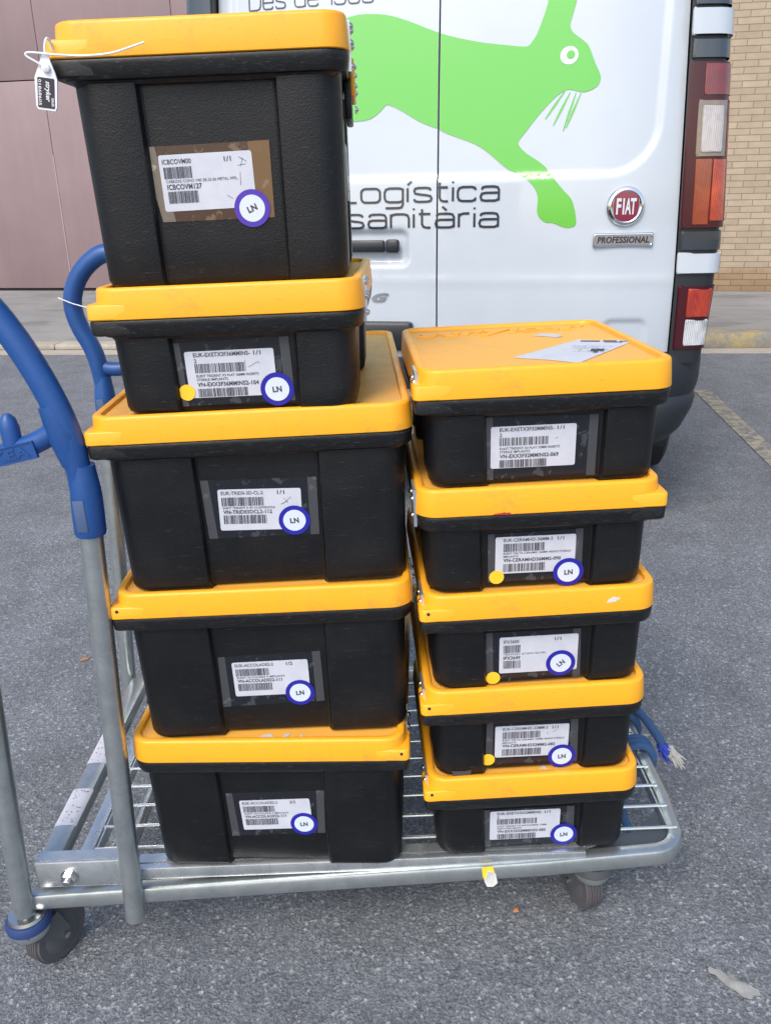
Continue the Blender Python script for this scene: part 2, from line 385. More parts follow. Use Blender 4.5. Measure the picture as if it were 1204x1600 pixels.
# ------------------------------------------------------------------ ground
def gz(x, y):
    f = 1 if y < 1.9 else max(0, 1-(y-1.9)/1.3); f = f*f*(3-2*f)
    return math.tan(TAU)*max(-3, min(3, x))*f
def ground():
    mb = MB().m('asphalt')
    xs = [-60, -20, -8, -5, -3, -2, -1, 0, 1, 2, 3, 5, 8, 20, 60]; ys = [-40, -10, -3, 0, 1, 1.9] + [1.9+.13*k for k in range(1, 11)] + [4, 6, 9, 14, 30, 60]
    g = [[mb.v((x, y, gz(x, y))) for x in xs] for y in ys]
    for j in range(len(ys)-1):
        for i in range(len(xs)-1): mb.f([g[j][i], g[j][i+1], g[j+1][i+1], g[j+1][i]])
    o = mb.build('road', ang=80); tag(o, kind='structure')
    kr = math.atan2(6.45-6.965, 2.78+2.96); KM = Matrix.Translation((0, 6.765, 0)) @ Matrix.Rotation(kr, 4, 'Z')
    sw = MB().m('sidewalk'); sw.box(.2, 40, .16, 9, .0, .12); sw.loft([[(x_, .16, 0), (x_, 9, 0), (x_, 9, .12), (x_, 1.2, .12), (x_, .16, .040)] for x_ in (-40, .2)])
    sw = sw.build('sidewalk', smooth=False); sw.matrix_world = KM; tag(sw, kind='structure')
    k1 = MB().m('kerb')
    x = 0.2
    while x < 30:
        k1.box(x, x+.985, -.06, .155, .0, .123, .012); x += .99
    o = k1.build('kerb'); o.matrix_world = KM; tag(o, kind='structure')
    k2 = MB().m('kerb_pale'); x = .185
    while x > -30:
        k2.box(x-.985, x, -.03, .155, .0, .045, .008); x -= .99
    o = k2.build('kerb'); o.matrix_world = KM; tag(o, kind='structure')
    gt = MB().m('kerb_pale').box(-30, 30, -.26, -.065, -.05, .006).build('gutter', smooth=False); gt.matrix_world = KM; tag(gt, kind='structure')
    ln = MB().m('line'); a, b, c, d = Vector((2.03, 4.95, 0)), Vector((1.90, 4.90, 0)), Vector((1.71, 3.40, 0)), Vector((1.84, 3.40, 0))
    ln.poly([(1.925, 5.0, .004), (2.025, 5.0, .004), (1.785, 3.25, .004), (1.685, 3.25, .004)]); o = ln.build('road_marking', smooth=False); tag(o, kind='structure')
ground()

# ------------------------------------------------------------------ building
def building():
    yaw = math.atan2(9.428-10.983, 3.979+4.956); B = Matrix.Translation((0, 10.12, .12)) @ Matrix.Rotation(yaw, 4, 'Z')
    r = thing('brick_building', 'pale brick building wall across the road behind the van', 'building', B)
    MB().m('brick').box(-1.6, 14, 0, .5, 0, 6.5).build('wall', r, smooth=False)
    MB().m('gate').box(-14, -9.2, 0, .5, 0, 6.5).build('pier', r, smooth=False)
    MB().m('gate').box(-9.2, -1.6, .0, .5, 4.2, 6.5).build('lintel', r, smooth=False)
    g = thing('metal_gate', 'mauve metal panel gate at left in the building', 'gate', B)
    MB().m('gate_gap').box(-9.19, -1.61, .12, .16, .005, 4.19).build('backing', g, smooth=False)
    xs = [-9.19, -7.4, -5.75, -4.03, -2.35, -1.61]; zs = [.03, 2.42, 4.19]
    for i in range(len(xs)-1):
        for j in range(len(zs)-1):
            MB().m('gate').box(xs[i]+.003, xs[i+1]-.003, .06, .12, zs[j]+.006, zs[j+1]-.006, .004).build('panel', g)
    MB().m('gate_line').box(-4.034, -4.026, .052, .062, .035, 1.6).build('trim_strip', g, smooth=False)
building()

# ------------------------------------------------------------------ van
VAN = Matrix.Translation((.183, 2.80, 0)) @ Matrix.Rotation(-radians(12), 4, 'Z')
def sstep(a, b, x):
    t = max(0, min(1, (x-a)/(b-a))); return t*t*(3-2*t)
def sdbox(u, z, cx, cz, hx, hz, r):
    qx, qz = abs(u-cx)-hx+r, abs(z-cz)-hz+r
    return math.hypot(max(qx, 0), max(qz, 0)) + min(max(qx, qz), 0) - r
def surf(u, z):
    y = .055*max(0, (abs(u)-.42)/.33)**2.4 + .035*max(0, (z-.95)/.75)**2 + .010*max(0, (.9-z)/.3)**2
    d = sdbox(u, z, 0, 1.62, .672, .425, .15); y += .011*(1-sstep(-.020, .006, d))
    y -= .0016*math.exp(-((z-.885)/.018)**2)*(1 if abs(u) > .02 else 1)
    d = sdbox(u, z, -.205, .990, .115, .060, .03); y += .015*(1-sstep(-.020, .004, d))
    d = sdbox(u, z, .612, .68, .072, .086, .03); y += .008*(1-sstep(-.016, .003, d))
    return y
def lin(a, b, n): return [a+(b-a)*k/n for k in range(n+1)]
def drape(mb, pts, off, cut=.010, seam=True):
    """fill a polygon given in door coordinates and lay it on the door skin"""
    b = bmesh.new(); vs = [b.verts.new((u, 0, z)) for u, z in pts]
    es = [b.edges.new((vs[i], vs[(i+1) % len(vs)])) for i in range(len(vs))]
    bmesh.ops.triangle_fill(b, edges=es, use_beauty=True, normal=(0, -1, 0))
    us = [p[0] for p in pts]; zs = [p[1] for p in pts]
    u = math.floor(min(us)/cut)*cut
    while u < max(us):
        bmesh.ops.bisect_plane(b, geom=b.verts[:]+b.edges[:]+b.faces[:], plane_co=(u, 0, 0), plane_no=(1, 0, 0)); u += cut
    z = math.floor(min(zs)/cut)*cut
    while z < max(zs):
        bmesh.ops.bisect_plane(b, geom=b.verts[:]+b.edges[:]+b.faces[:], plane_co=(0, 0, z), plane_no=(0, 0, 1)); z += cut
    if seam and min(us) < 0 < max(us):
        for sgn in (-1, 1):
            bmesh.ops.bisect_plane(b, geom=b.verts[:]+b.edges[:]+b.faces[:], plane_co=(sgn*.0035, 0, 0), plane_no=(1, 0, 0))
        dl = [f for f in b.faces if abs(f.calc_center_median().x) < .0034]
        bmesh.ops.delete(b, geom=dl, context='FACES')
    for v_ in b.verts: v_.co.y = surf(v_.co.x, v_.co.z) - off
    for f_ in b.faces:
        if f_.normal.y > 0: f_.normal_flip()
    me = bpy.data.meshes.new('d'); b.to_mesh(me); b.free(); mb.join(me, Matrix.Identity(4))

# letters drawn as strokes, squared round shapes
def sq(x0, x1, z0, z1, e=.34, n=5, a0=0, a1=360, start='r'):
    pts = rrect(x0, x1, z0, z1, min(e, (x1-x0)/2, (z1-z0)/2), n); return pts
GL = {
 'L': (1.15, [[(0, 1.45), (0, 0), (1.15, 0)]]),
 'D': (1.35, [[(.0, 0), (0, 1.45), (.95, 1.45), (1.22, 1.36), (1.35, 1.1), (1.35, .35), (1.22, .09), (.95, 0), (0, 0)]]),
 'o': (1.2, [[(p[0], p[1]) for p in rrect(0, 1.2, 0, 1, .30)] + [rrect(0, 1.2, 0, 1, .30)[0]]]),
 'g': (1.15, [[(1.15, .15), (1.15, 1)], [(1.15, .85), (1.05, .97), (.85, 1), (.3, 1), (.08, .92), (0, .7), (0, .3), (.08, .08), (.3, 0), (.85, 0), (1.05, .03), (1.15, .15)],
            [(1.15, .2), (1.15, -.15), (1.07, -.37), (.85, -.43), (.05, -.43)]]),
 'i': (0, [[(0, 0), (0, 1)], [(0, 1.3), (0, 1.42)]]),
 'í': (0.1, [[(0.0, 0), (0.0, 1)], [(0.0, 1.22), (.26, 1.52)]]),
 's': (1.1, [[(1.06, .82), (.98, .95), (.8, 1), (.28, 1), (.07, .94), (.02, .77), (.08, .60), (.28, .55), (.82, .46), (1.03, .40), (1.1, .23), (1.03, .06), (.82, 0), (.26, 0), (.07, .05), (0, .2)]]),
 't': (.72, [[(.2, 1.35), (.2, .28), (.28, .07), (.45, 0), (.72, 0)], [(0, 1), (.7, 1)]]),
 'c': (1.1, [[(1.1, .78), (1.04, .94), (.85, 1), (.3, 1), (.08, .92), (0, .7), (0, .3), (.08, .08), (.3, 0), (.85, 0), (1.04, .06), (1.1, .24)]]),
 'a': (1.1, [[(.05, .80), (.12, .95), (.3, 1), (.8, 1), (1.02, .94), (1.1, .75), (1.1, 0)], [(1.1, .56), (.28, .56), (.06, .50), (0, .28), (.06, .06), (.28, 0), (.85, 0), (1.02, .05), (1.1, .2)]]),
 'n': (1.1, [[(0, 0), (0, 1)], [(0, .82), (.1, .95), (.3, 1), (.8, 1), (1.02, .92), (1.1, .7), (1.1, 0)]]),
 'r': (.62, [[(0, 0), (0, 1)], [(0, .78), (.1, .93), (.28, 1), (.62, 1)]]),
 'd': (1.15, [[(1.15, 0), (1.15, 1.45)], [(1.15, .85), (1.05, .97), (.85, 1), (.3, 1), (.08, .92), (0, .7), (0, .3), (.08, .08), (.3, 0), (.85, 0), (1.05, .03), (1.15, .15)]]),
 'e': (1.15, [[(0, .5), (1.15, .5), (1.15, .7), (1.07, .92), (.85, 1), (.3, 1), (.08, .92), (0, .7), (0, .3), (.08, .08), (.3, 0), (.85, 0), (1.05, .05), (1.12, .2)]]),
 '1': (.4, [[(0, 1.15), (.4, 1.45), (.4, 0)]]),
 '9': (1.2, [[(1.2, .8), (.9, .65), (.3, .65), (.08, .73), (0, .95), (0, 1.15), (.08, 1.37), (.3, 1.45), (.9, 1.45), (1.12, 1.37), (1.2, 1.15), (1.2, .3), (1.12, .08), (.9, 0), (.3, 0), (.06, .08), (0, .25)]]),
 '8': (1.2, [[(.3, .76), (.08, .84), (.03, 1.0), (.03, 1.2), (.08, 1.37), (.3, 1.45), (.9, 1.45), (1.12, 1.37), (1.17, 1.2), (1.17, 1.0), (1.12, .84), (.9, .76), (.3, .76), (.08, .68), (0, .5), (0, .25), (.08, .08), (.3, 0), (.9, 0), (1.12, .08), (1.2, .25), (1.2, .5), (1.12, .68), (.9, .76)]]),
 '5': (1.2, [[(1.15, 1.45), (0, 1.45), (0, .78), (.9, .85), (1.12, .77), (1.2, .55), (1.2, .3), (1.12, .08), (.9, 0), (.3, 0), (.08, .07), (0, .22)]]),
 ' ': (.45, []),
}
GL['à'] = (1.1, GL['a'][1] + [[(.40, 1.52), (.66, 1.24)]])
def stroke_text(mb, s, u1, z0, xh, wd, gap=.30, th=.172, left=None):
    """letters end at u1, baseline z0"""
    tot = sum(GL[c][0] for c in s) + gap*(len(s)-1); k = wd/tot; x = 0; out = []
    for ch in s:
        w_, strokes = GL[ch]
        for st in strokes:
            P2 = [Vector((u1-wd+(x+p[0])*k, z0+p[1]*xh)) for p in st]; h = th*xh/2
            q = [P2[0]]
            for a in P2[1:]:
                if (a-q[-1]).length > 1e-6: q.append(a)
            P2 = q; Lp, Rp = [], []
            for i, p in enumerate(P2):
                d0 = (p-P2[i-1]).normalized() if i else (P2[1]-p).normalized()
                d1 = (P2[i+1]-p).normalized() if i < len(P2)-1 else d0
                t = (d0+d1).normalized() if (d0+d1).length > 1e-6 else d0
                nn = Vector((-t.y, t.x)); kk = h/max(.5, nn.dot(Vector((-d0.y, d0.x))))
                e = Vector((0, 0))
                Lp.append(p+nn*kk+e); Rp.append(p-nn*kk+e)
            for i in range(len(P2)-1):
                qd = [Lp[i], Rp[i], Rp[i+1], Lp[i+1]]
                mb.f([mb.v((a.x, surf(a.x, a.y)-.0022, a.y)) for a in qd])
        x += w_+gap
HARE = [(-0.52,1.60),(-.45,1.645),(-.37,1.662),(-0.288,1.666),(-0.254,1.672),(-0.198,1.671),(-0.153,1.664),(-0.098,1.647),(-0.042,1.625),(0.013,1.605),(0.078,1.588),(0.144,1.575),(0.208,1.566),(0.262,1.56),(0.277,1.571),(0.292,1.593),(0.306,1.63),(0.319,1.67),(0.327,1.724),(0.349,1.776),(0.374,1.792),(0.398,1.755),(0.406,1.701),(0.4,1.666),(0.393,1.639),(0.387,1.612),(0.394,1.593),(0.418,1.575),(0.44,1.558),(0.451,1.539),(0.464,1.51),(0.482,1.476),(0.483,1.459),(0.474,1.443),(0.448,1.432),(0.428,1.431),(0.395,1.439),(0.374,1.433),(0.344,1.41),(0.303,1.367),(0.272,1.328),(0.251,1.303),(0.252,1.288),(0.275,1.266),(0.309,1.245),(0.337,1.224),(0.367,1.187),(0.396,1.155),(0.416,1.136),(0.426,1.117),(0.435,1.085),(0.438,1.058),(0.425,1.048),(0.403,1.048),(0.38,1.057),(0.363,1.063),(0.346,1.063),(0.326,1.076),(0.316,1.098),(0.317,1.13),(0.311,1.156),(0.29,1.183),(0.255,1.205),(0.221,1.221),(0.186,1.248),(0.152,1.275),(0.117,1.296),(0.072,1.313),(0.026,1.33),(-0.008,1.346),(-0.054,1.363),(-0.088,1.382),(-0.123,1.402),(-0.163,1.418),(-0.18,1.404),(-0.216,1.379),(-0.263,1.373),(-0.311,1.372),(-.40,1.38),(-.47,1.42),(-.52,1.48),(-.54,1.54)]
def cat1(pts):
    q = []; n = len(pts)
    for i in range(n):
        p0, p1, p2, p3 = [Vector(pts[(i+k) % n]) for k in (-1, 0, 1, 2)]
        for t in (0, .5):
            q.append(tuple(.5*((2*p1)+(-p0+p2)*t+(2*p0-5*p1+4*p2-p3)*t*t+(-p0+3*p1-3*p2+p3)*t**3)))
    return q
def circle(cx, cz, rx, rz=None, n=28, a0=0): rz = rz or rx; return [(cx+rx*cos(2*pi*k/n+a0), cz+rz*sin(2*pi*k/n+a0)) for k in range(n)]
# tail column surface, t 0..1 from the door gap round the corner
def col_in(z, s): return .7285 + (1.64-z)*.040 if z > .9 else .7581 + (.9-z)*.018
def col_out(z): return .833 + (1.64-z)*.078 if z > 1.0 else (.8830 if z > .9 else .8830-(.9-z)*.05)
def colp(z, t, off=0.0, s=1):
    ui, uo = col_in(z, s), col_out(z); ys = .048; r = .045
    seg1 = uo-r-ui; arc = r*pi/2; side = .16; tot = seg1+arc+side; d = t*tot
    if d < seg1: p, n = (ui+d, ys+.010*(d/seg1)**2), (0.1, -1)
    elif d < seg1+arc:
        a = (d-seg1)/r; p, n = (uo-r+r*sin(a), ys+.010+r-r*cos(a)), (sin(a), -cos(a))
    else: p, n = (uo, ys+.010+r+(d-seg1-arc)), (1, 0)
    return Vector((s*(p[0]+n[0]*off), p[1]+n[1]*off, z))
def colpatch(mb, z0, z1, t0, t1, off, s=1, nz=8, nt=16, r=.012, depth=.012):
    """a raised piece with rounded rim on the tail column"""
    L_, zz = (t1-t0), (z1-z0); lv = []
    for k, o_ in ((0, off-depth), (0, off-r*.35), (r*.12, off-r*.1), (r*.45, off)):
        kt = k/.30
        cs = rrect(t0+kt, t1-kt, z0+k, z1-k, .03*1.0 if False else r, 4)
        lv.append([colp(b, a, o_, s) for a, b in cs])
    mb.loft(lv, caps=(False, False))
    k = r*.45; kt = k/.30
    g = [[mb.v(colp(z, t, off-.0003, s)) for t in lin(t0+kt*.6, t1-kt*.6, nt)] for z in lin(z0+k*.6, z1-k*.6, nz)]
    for j in range(nz):
        for i in range(nt): mb.f([g[j][i], g[j][i+1], g[j+1][i+1], g[j+1][i]])
def van():
    r = thing('delivery_van', 'white delivery van with green hare logo seen from its rear doors', 'van', VAN)
    # shell
    b = MB().m('van_side')
    def sec(y, hw, zt, zb=.42, tumble=.10):
        pts = []
        for u, z in ((hw-.03, zb), (hw, zb+.08), (hw, 1.0), (hw-.02, 1.35), (hw-tumble*.6, zt-.22), (hw-tumble, zt-.08), (hw-tumble-.08, zt-.01), (0, zt+.02)): pts.append((u, z))
        full = pts + [(-u, z) for u, z in reversed(pts[:-1])]
        return [(u, y, z) for u, z in full]
    b.loft([sec(.20, .845, 1.93), sec(.30, .865, 1.96), sec(1.2, .895, 1.97), sec(3.2, .90, 1.96), sec(3.9, .90, 1.90), sec(4.35, .89, 1.45, tumble=.12), sec(4.95, .86, 1.10, .35, .10), sec(5.08, .70, .85, .35, .10)])
    b.build('body', r)
    # rear opening surround (roof edge over the doors)
    MB().m('van_side').box(-.76, .76, .09, .2, 1.80, 1.93, .02).build('roof_edge', r)
    MB().m('van_side').box(-.80, .80, .09, .2, .42, .62, .01).build('door_sill', r)
    MB().m('seam').box(-.80, .80, .135, .155, .5, 1.9).build('door_gap', r, smooth=False)
    # doors
    for s, nm in ((1, 'door'), (-1, 'door')):
        d = MB().m('van'); us = lin(.0026, .7200, 120); zs = lin(.56, 1.815, 170); g = []
        def edge(z): return .7285+(1.64-z)*.040-.7245 if z > .9 else .7581-.7245+(.9-z)*.018
        for z in zs:
            g.append([d.v((s*(u + edge(z)*(u/.72)**3), surf(s*(u+edge(z)*(u/.72)**3), z), z)) for u in us])
        for j in range(len(zs)-1):
            for i in range(len(us)-1):
                q = [g[j][i], g[j][i+1], g[j+1][i+1], g[j+1][i]]; d.f(q if s > 0 else q[::-1])
        # returned edges
        for row, dy in ((g[0], 1), (g[-1], 1)):
            bk = [d.v((v.co.x, v.co.y+.03, v.co.z)) for v in row]
            for i in range(len(row)-1): d.f([row[i], bk[i], bk[i+1], row[i+1]])
        for ci in (0, -1):
            row = [g[j][ci] for j in range(len(zs))]; bk = [d.v((v.co.x, v.co.y+.03, v.co.z)) for v in row]
            for i in range(len(row)-1): d.f([row[i], row[i+1], bk[i+1], bk[i]])
        dr = d.build(nm, r, ang=50)
        if s < 0:
            h = MB().m('blackp'); x0 = -.33
            h.box(-.335, -.170, -.022, -.002, .977, 1.015, .007); h.box(-.168, -.123, -.019, .004, .975, 1.017, .008); h.build('handle', dr)
            h2 = MB().m('blackp'); h2.box(-.50, -.080, -.030, .018, .655, .752, .012); h2.build('plate_light_housing', dr)
    # green hare emblem and lettering
    hm = MB().m('green'); drape(hm, cat1(HARE), .0016)
    for (a, b_) in (((.382, 1.436), (.3281, 1.3608)), ((.398, 1.432), (.3529, 1.342)), ((.415, 1.4295), (.3829, 1.3261)), ((.4298, 1.4287), (.3911, 1.3338))):
        a, b_ = Vector(a), Vector(b_); t = (b_-a).normalized(); n = Vector((-t.y, t.x))
        drape(hm, [tuple(a+n*.0012), tuple(a-n*.0012), tuple((a+b_)/2-n*.0038), tuple(b_-n*.0015), tuple(b_+n*.0015), tuple((a+b_)/2+n*.0030)], .0017, .03)
    hare = hm.build('hare_emblem', r, recalc=False)
    e = MB().m('eye'); drape(e, circle(.389, 1.5306, .0265, .0245), .0026, .05); e.m('green'); drape(e, circle(.3935, 1.532, .0122, .0115), .0034, .05); e.build('eye', hare, recalc=False)
    t = MB().m('ink'); stroke_text(t, 'Logística', .1956, 1.1310, .0415, .52); t.build('lettering', r, smooth=False)
    t = MB().m('ink'); stroke_text(t, 'sanitària', .1956, 1.0525, .0415, .498); t.build('lettering', r, smooth=False); t = MB().m('ink')
    stroke_text(t, 'Des de 1985', -.205, 1.704, .036, .405, th=.10); t.build('lettering', r, smooth=False)
    # round badge
    bx, bz = .583, 1.1075; y0 = surf(bx, bz)
    bd = thing('badge', None, None); bd.parent = r; 
    bpy.data.objects.remove(bd)
    RX = Matrix.Translation((bx, y0, bz)) @ Matrix.Rotation(math.atan(.16), 4, 'Z') @ Matrix.Rotation(pi/2, 4, 'X')
    c = MB().m('chrome'); c.lathe([(.050, -.004), (.0565, .002), (.0575, .008), (.054, .013), (.047, .015), (.042, .0125), (.040, .008), (.03, .008)], 40, RX); ring = c.build('round_badge', r)
    sh = []
    for k in range(40):
        a = 2*pi*k/40; ca, sa = cos(a), sin(a); rr_ = (abs(ca)**3.2+abs(sa)**3.2)**(-1/3.2)
        sh.append((rr_*ca*(.0385-.003*max(0, -sa)), rr_*sa*.0435))
    c = MB().m('chrome'); c.loft([[RX @ Vector((x*1.07, y*1.07, .007)) for x, y in sh], [RX @ Vector((x*1.05, y*1.05, .0135)) for x, y in sh]])
    c.m('fiatred'); c.loft([[RX @ Vector((x, y, .0125)) for x, y in sh], [RX @ Vector((x, y, .0142)) for x, y in sh], [RX @ Vector((x*.6, y*.6, .0152)) for x, y in sh]]); c.build('shield', ring)
    c = MB().m('eye'); TX = Matrix.Translation((bx, y0, bz)) @ Matrix.Rotation(math.atan(.16), 4, 'Z')
    for ch, xa, xb in (('F', -.030, -.0155), ('I', -.0105, -.0055), ('A', -.0035, .0150), ('T', .0125, .0300)):
        put_text(c, ch, xa, xb, -.0235, .0235, -.0163, TX, off=.03)
    c.build('badge_letters', ring, smooth=False)
    # plate badge
    bx, bz = .5845, 1.0095; y0 = surf(bx, bz); TX = Matrix.Translation((bx, y0, bz)) @ Matrix.Rotation(math.atan(.17), 4, 'Z')
    c = MB().m('chrome'); lv = []
    for k, yy in ((0, .002), (0, -.005), (.002, -.0075), (.0045, -.0078), (.0055, -.0068)):
        lv.append([TX @ Vector((a, yy, b_)) for a, b_ in rrect(-.093+k, .093-k, -.0205+k, .0205-k, .006, 4)])
    c.loft(lv); pb = c.build('name_badge', r)
    c = MB().m('badge_dark'); put_text(c, 'PROFESSIONAL', -.080, .080, -.0100, .0100, -.0084, TX, shear=.12, off=.032); put_text(c, 'TM', .081, .087, .007, .0095, -.0082, TX); c.build('badge_letters', pb, smooth=False)
    # model badge remnant behind the boxes
    c = MB().m('chrome'); me = text_mesh('G', .35, .03); 
    for q_, yy in ((.03, -.004),):
        put_text(c, 'G', -.222, -.160, .817, .846, surf(-.19, .83)-.005, shear=.45, off=.05)
    put_text(c, 'V', -.30, -.235, .817, .846, surf(-.19, .83)-.005, shear=.45, off=.03)
    c.build('model_badge', r, smooth=False)
    # tail columns
    for s in (1, -1):
        c = MB().m('blackp'); g = [[c.v(colp(z, t_, 0, s)) for t_ in lin(0, 1, 20)] for z in lin(.62, 1.90, 24)]
        for j in range(24):
            for i in range(20): c.f([g[j][i], g[j][i+1], g[j+1][i+1], g[j+1][i]])
        for row in (g[0], g[-1]): c.f(row[:] + [c.v((s*.72, .24, row[0].co.z))])
        gi = [c.v((row[0].co.x, .16, row[0].co.z)) for row in g]
        for j in range(24): c.f([g[j][0], g[j+1][0], gi[j+1], gi[j]])
        colm = c.build('corner_trim', r)
        c = MB().m('van'); colpatch(c, 1.566, 1.638, .0, .96, .016, s); c.build('white_insert', colm)
        c = MB().m('gloss_black'); colpatch(c, 1.507, 1.560, .02, .96, .010, s); colpatch(c, 1.642, 1.88, .02, .96, .010, s); c.build('gloss_insert', colm)
        c = MB().m('van'); colpatch(c, .903, .968, .0, .46, .012, s); c.build('white_insert', colm)
        c = MB().m('gloss_black'); colpatch(c, .973, 1.034, .02, .96, .008, s); c.build('gloss_insert', colm)
        c = MB().m('dred'); colpatch(c, 1.038, 1.503, .0, .96, .012, s, r=.014); tl = c.build('tail_light', r)
        c = MB().m('red'); colpatch(c, 1.41, 1.496, .15, .92, .0145, s, r=.008); c.build('red_lens', tl)
        c = MB().m('smoke'); colpatch(c, 1.242, 1.400, .10, .385, .0145, s, r=.012); c.build('clear_surround', tl)
        c = MB().m('clear'); colpatch(c, 1.254, 1.384, .145, .335, .0185, s, r=.014); c.build('reversing_lens', tl)
        c = MB().m('amber'); colpatch(c, 1.050, 1.238, .11, .27, .0145, s, r=.008); c.build('amber_lens', tl)
        c = MB().m('bright_red'); colpatch(c, 1.060, 1.238, .275, .41, .0148, s, r=.008); c.build('brake_lens', tl)
        c = MB().m('red'); colpatch(c, 1.06, 1.40, .42, .92, .0145, s, r=.008); c.build('side_lens', tl)
        c = MB().m('dred'); colpatch(c, .664, .868, .03, .50, .006, s, r=.012); fl = c.build('fog_light', r)
        c = MB().m('bright_red'); colpatch(c, .768, .858, .13, .38, .010, s, r=.010); c.build('red_lens', fl)
        c = MB().m('clearw'); colpatch(c, .676, .762, .13, .38, .010, s, r=.014); c.build('clear_lens', fl)
    # bumper
    prof = [(.000, .655), (.022, .648), (.030, .62), (.030, .56), (.026, .53), (.018, .505), (.028, .490), (.036, .45), (.030, .38), (.005, .335), (-.06, .32)]
    def bump_path(o, z):
        k = 0 if z > .5 else (.5-z)*.35
        pts = []
        for u in lin(0, .70-k, 10): pts.append((u, .035+.02*(u/.7)**3-o))
        ux = .70-k; cy = .055; rx, ry = .155, .14
        for a in lin(0, pi/2, 8)[1:]: pts.append((ux+rx*sin(a)+o*sin(a), cy+ry-ry*cos(a)-o*cos(a)))
        pts.append((ux+rx+o, .62))
        return pts
    c = MB().m('bumper')
    for s in (1, -1):
        lp = [[(s*u, y, z) for u, y in bump_path(o_, z)] for o_, z in prof]
        c.loft(lp, closed=False, caps=(False, False))
    c.build('bumper', r, ang=40)
    for s in (1, -1):
        for y in (.95, 4.05):
            RM = Matrix.Translation((s*.775, y, .335)) @ Matrix.Rotation(pi/2, 4, 'Y')
            c = MB().m('tyre'); c.lathe([(.19, -.10), (.30, -.105), (.325, -.09), (.335, -.05), (.335, .05), (.325, .09), (.30, .105), (.19, .10)], 40, RM); wl = c.build('wheel', r)
            c = MB().m('zinc'); c.lathe([(.05, -.09), (.19, -.085), (.195, .085), (.05, .09)], 24, RM); c.build('rim', wl)
    c = MB().m('interior').box(-.80, .80, .18, 4.8, .30, .45); c.build('underbody', r, smooth=False)
    for s in (1, -1):
        c = MB().m('glass'); c.poly([(s*.903, 3.0, 1.15), (s*.903, 3.95, 1.15), (s*.875, 3.75, 1.62), (s*.875, 3.0, 1.66)], .012, (s, 0, 0)); c.build('side_window', r)
        c = MB().m('blackp'); c.box(s*1.06-.09, s*1.06+.09, 3.85, 3.95, 1.12, 1.38, .03); c.box(min(s*.94, s*1.0), max(s*.94, s*1.0), 3.88, 3.92, 1.16, 1.22); c.build('mirror', r)
    c = MB().m('glass'); c.poly([(-.78, 3.99, 1.86), (.78, 3.99, 1.86), (.82, 4.42, 1.44), (-.82, 4.42, 1.44)], .012, (0, .7, .7)); c.build('windscreen', r)
van()

# ------------------------------------------------------------------ implant boxes
SP = {
 'L': dict(W=.3955, D=.606, hl=.035, pad=(.293, .705)),
 'S': dict(W=.3135, D=.358, hl=.036, pad=(.25, .755)),
}
def body_loop(W, D, z, ins, dep, pad, r=.028):
    x0, x1, y0, y1 = -W/2+ins, W/2-ins, ins, D-ins; bw = x1-x0
    pl, pr = x0+bw*pad[0], x0+bw*pad[1]; s = .003; out = []
    def arc(cx, cy, a0):
        for k in range(7):
            a = a0+pi/2*k/6; out.append((cx+r*cos(a), cy+r*sin(a), z))
    arc(x0+r, y0+r, pi)
    for dx, dy in ((-s*1.6, 0), (-s*.8, dep*.10), (-s*.25, dep*.45), (s*.2, dep*.85), (s, dep)): out.append((pl+dx, y0+dy, z))
    for dx, dy in ((-s, dep), (-s*.2, dep*.85), (s*.25, dep*.45), (s*.8, dep*.10), (s*1.6, 0)): out.append((pr+dx, y0+dy, z))
    arc(x1-r, y0+r, 1.5*pi)
    for yy in (D*.3, D*.3+.004, D*.7-.004, D*.7):
        out.append((x1-(dep if D*.3 < yy < D*.7 else 0), yy, z))
    arc(x1-r, y1-r, 0)
    out.append((pr, y1, z)); out.append((pl, y1, z))
    arc(x0+r, y1-r, pi/2)
    for yy in (D*.7, D*.7-.004, D*.3+.004, D*.3):
        out.append((x0+(dep if D*.3 < yy < D*.7 else 0), yy, z))
    return out
def barcode(mb, x0, x1, z0, z1, y, seed):
    rnd = random.Random(seed); x = x0; u = (x1-x0)/ (55 if x1-x0 > .03 else 34)
    while x < x1:
        w_ = u*rnd.choice((.55, .55, .8, 1.2, 1.7)); w_ = min(w_, x1-x)
        mb.f([mb.v((x, y, z0)), mb.v((x+w_, y, z0)), mb.v((x+w_, y, z1)), mb.v((x, y, z1))]); x += w_ + u*rnd.choice((.45, .45, .8, 1.1))
SCALE_T = {}
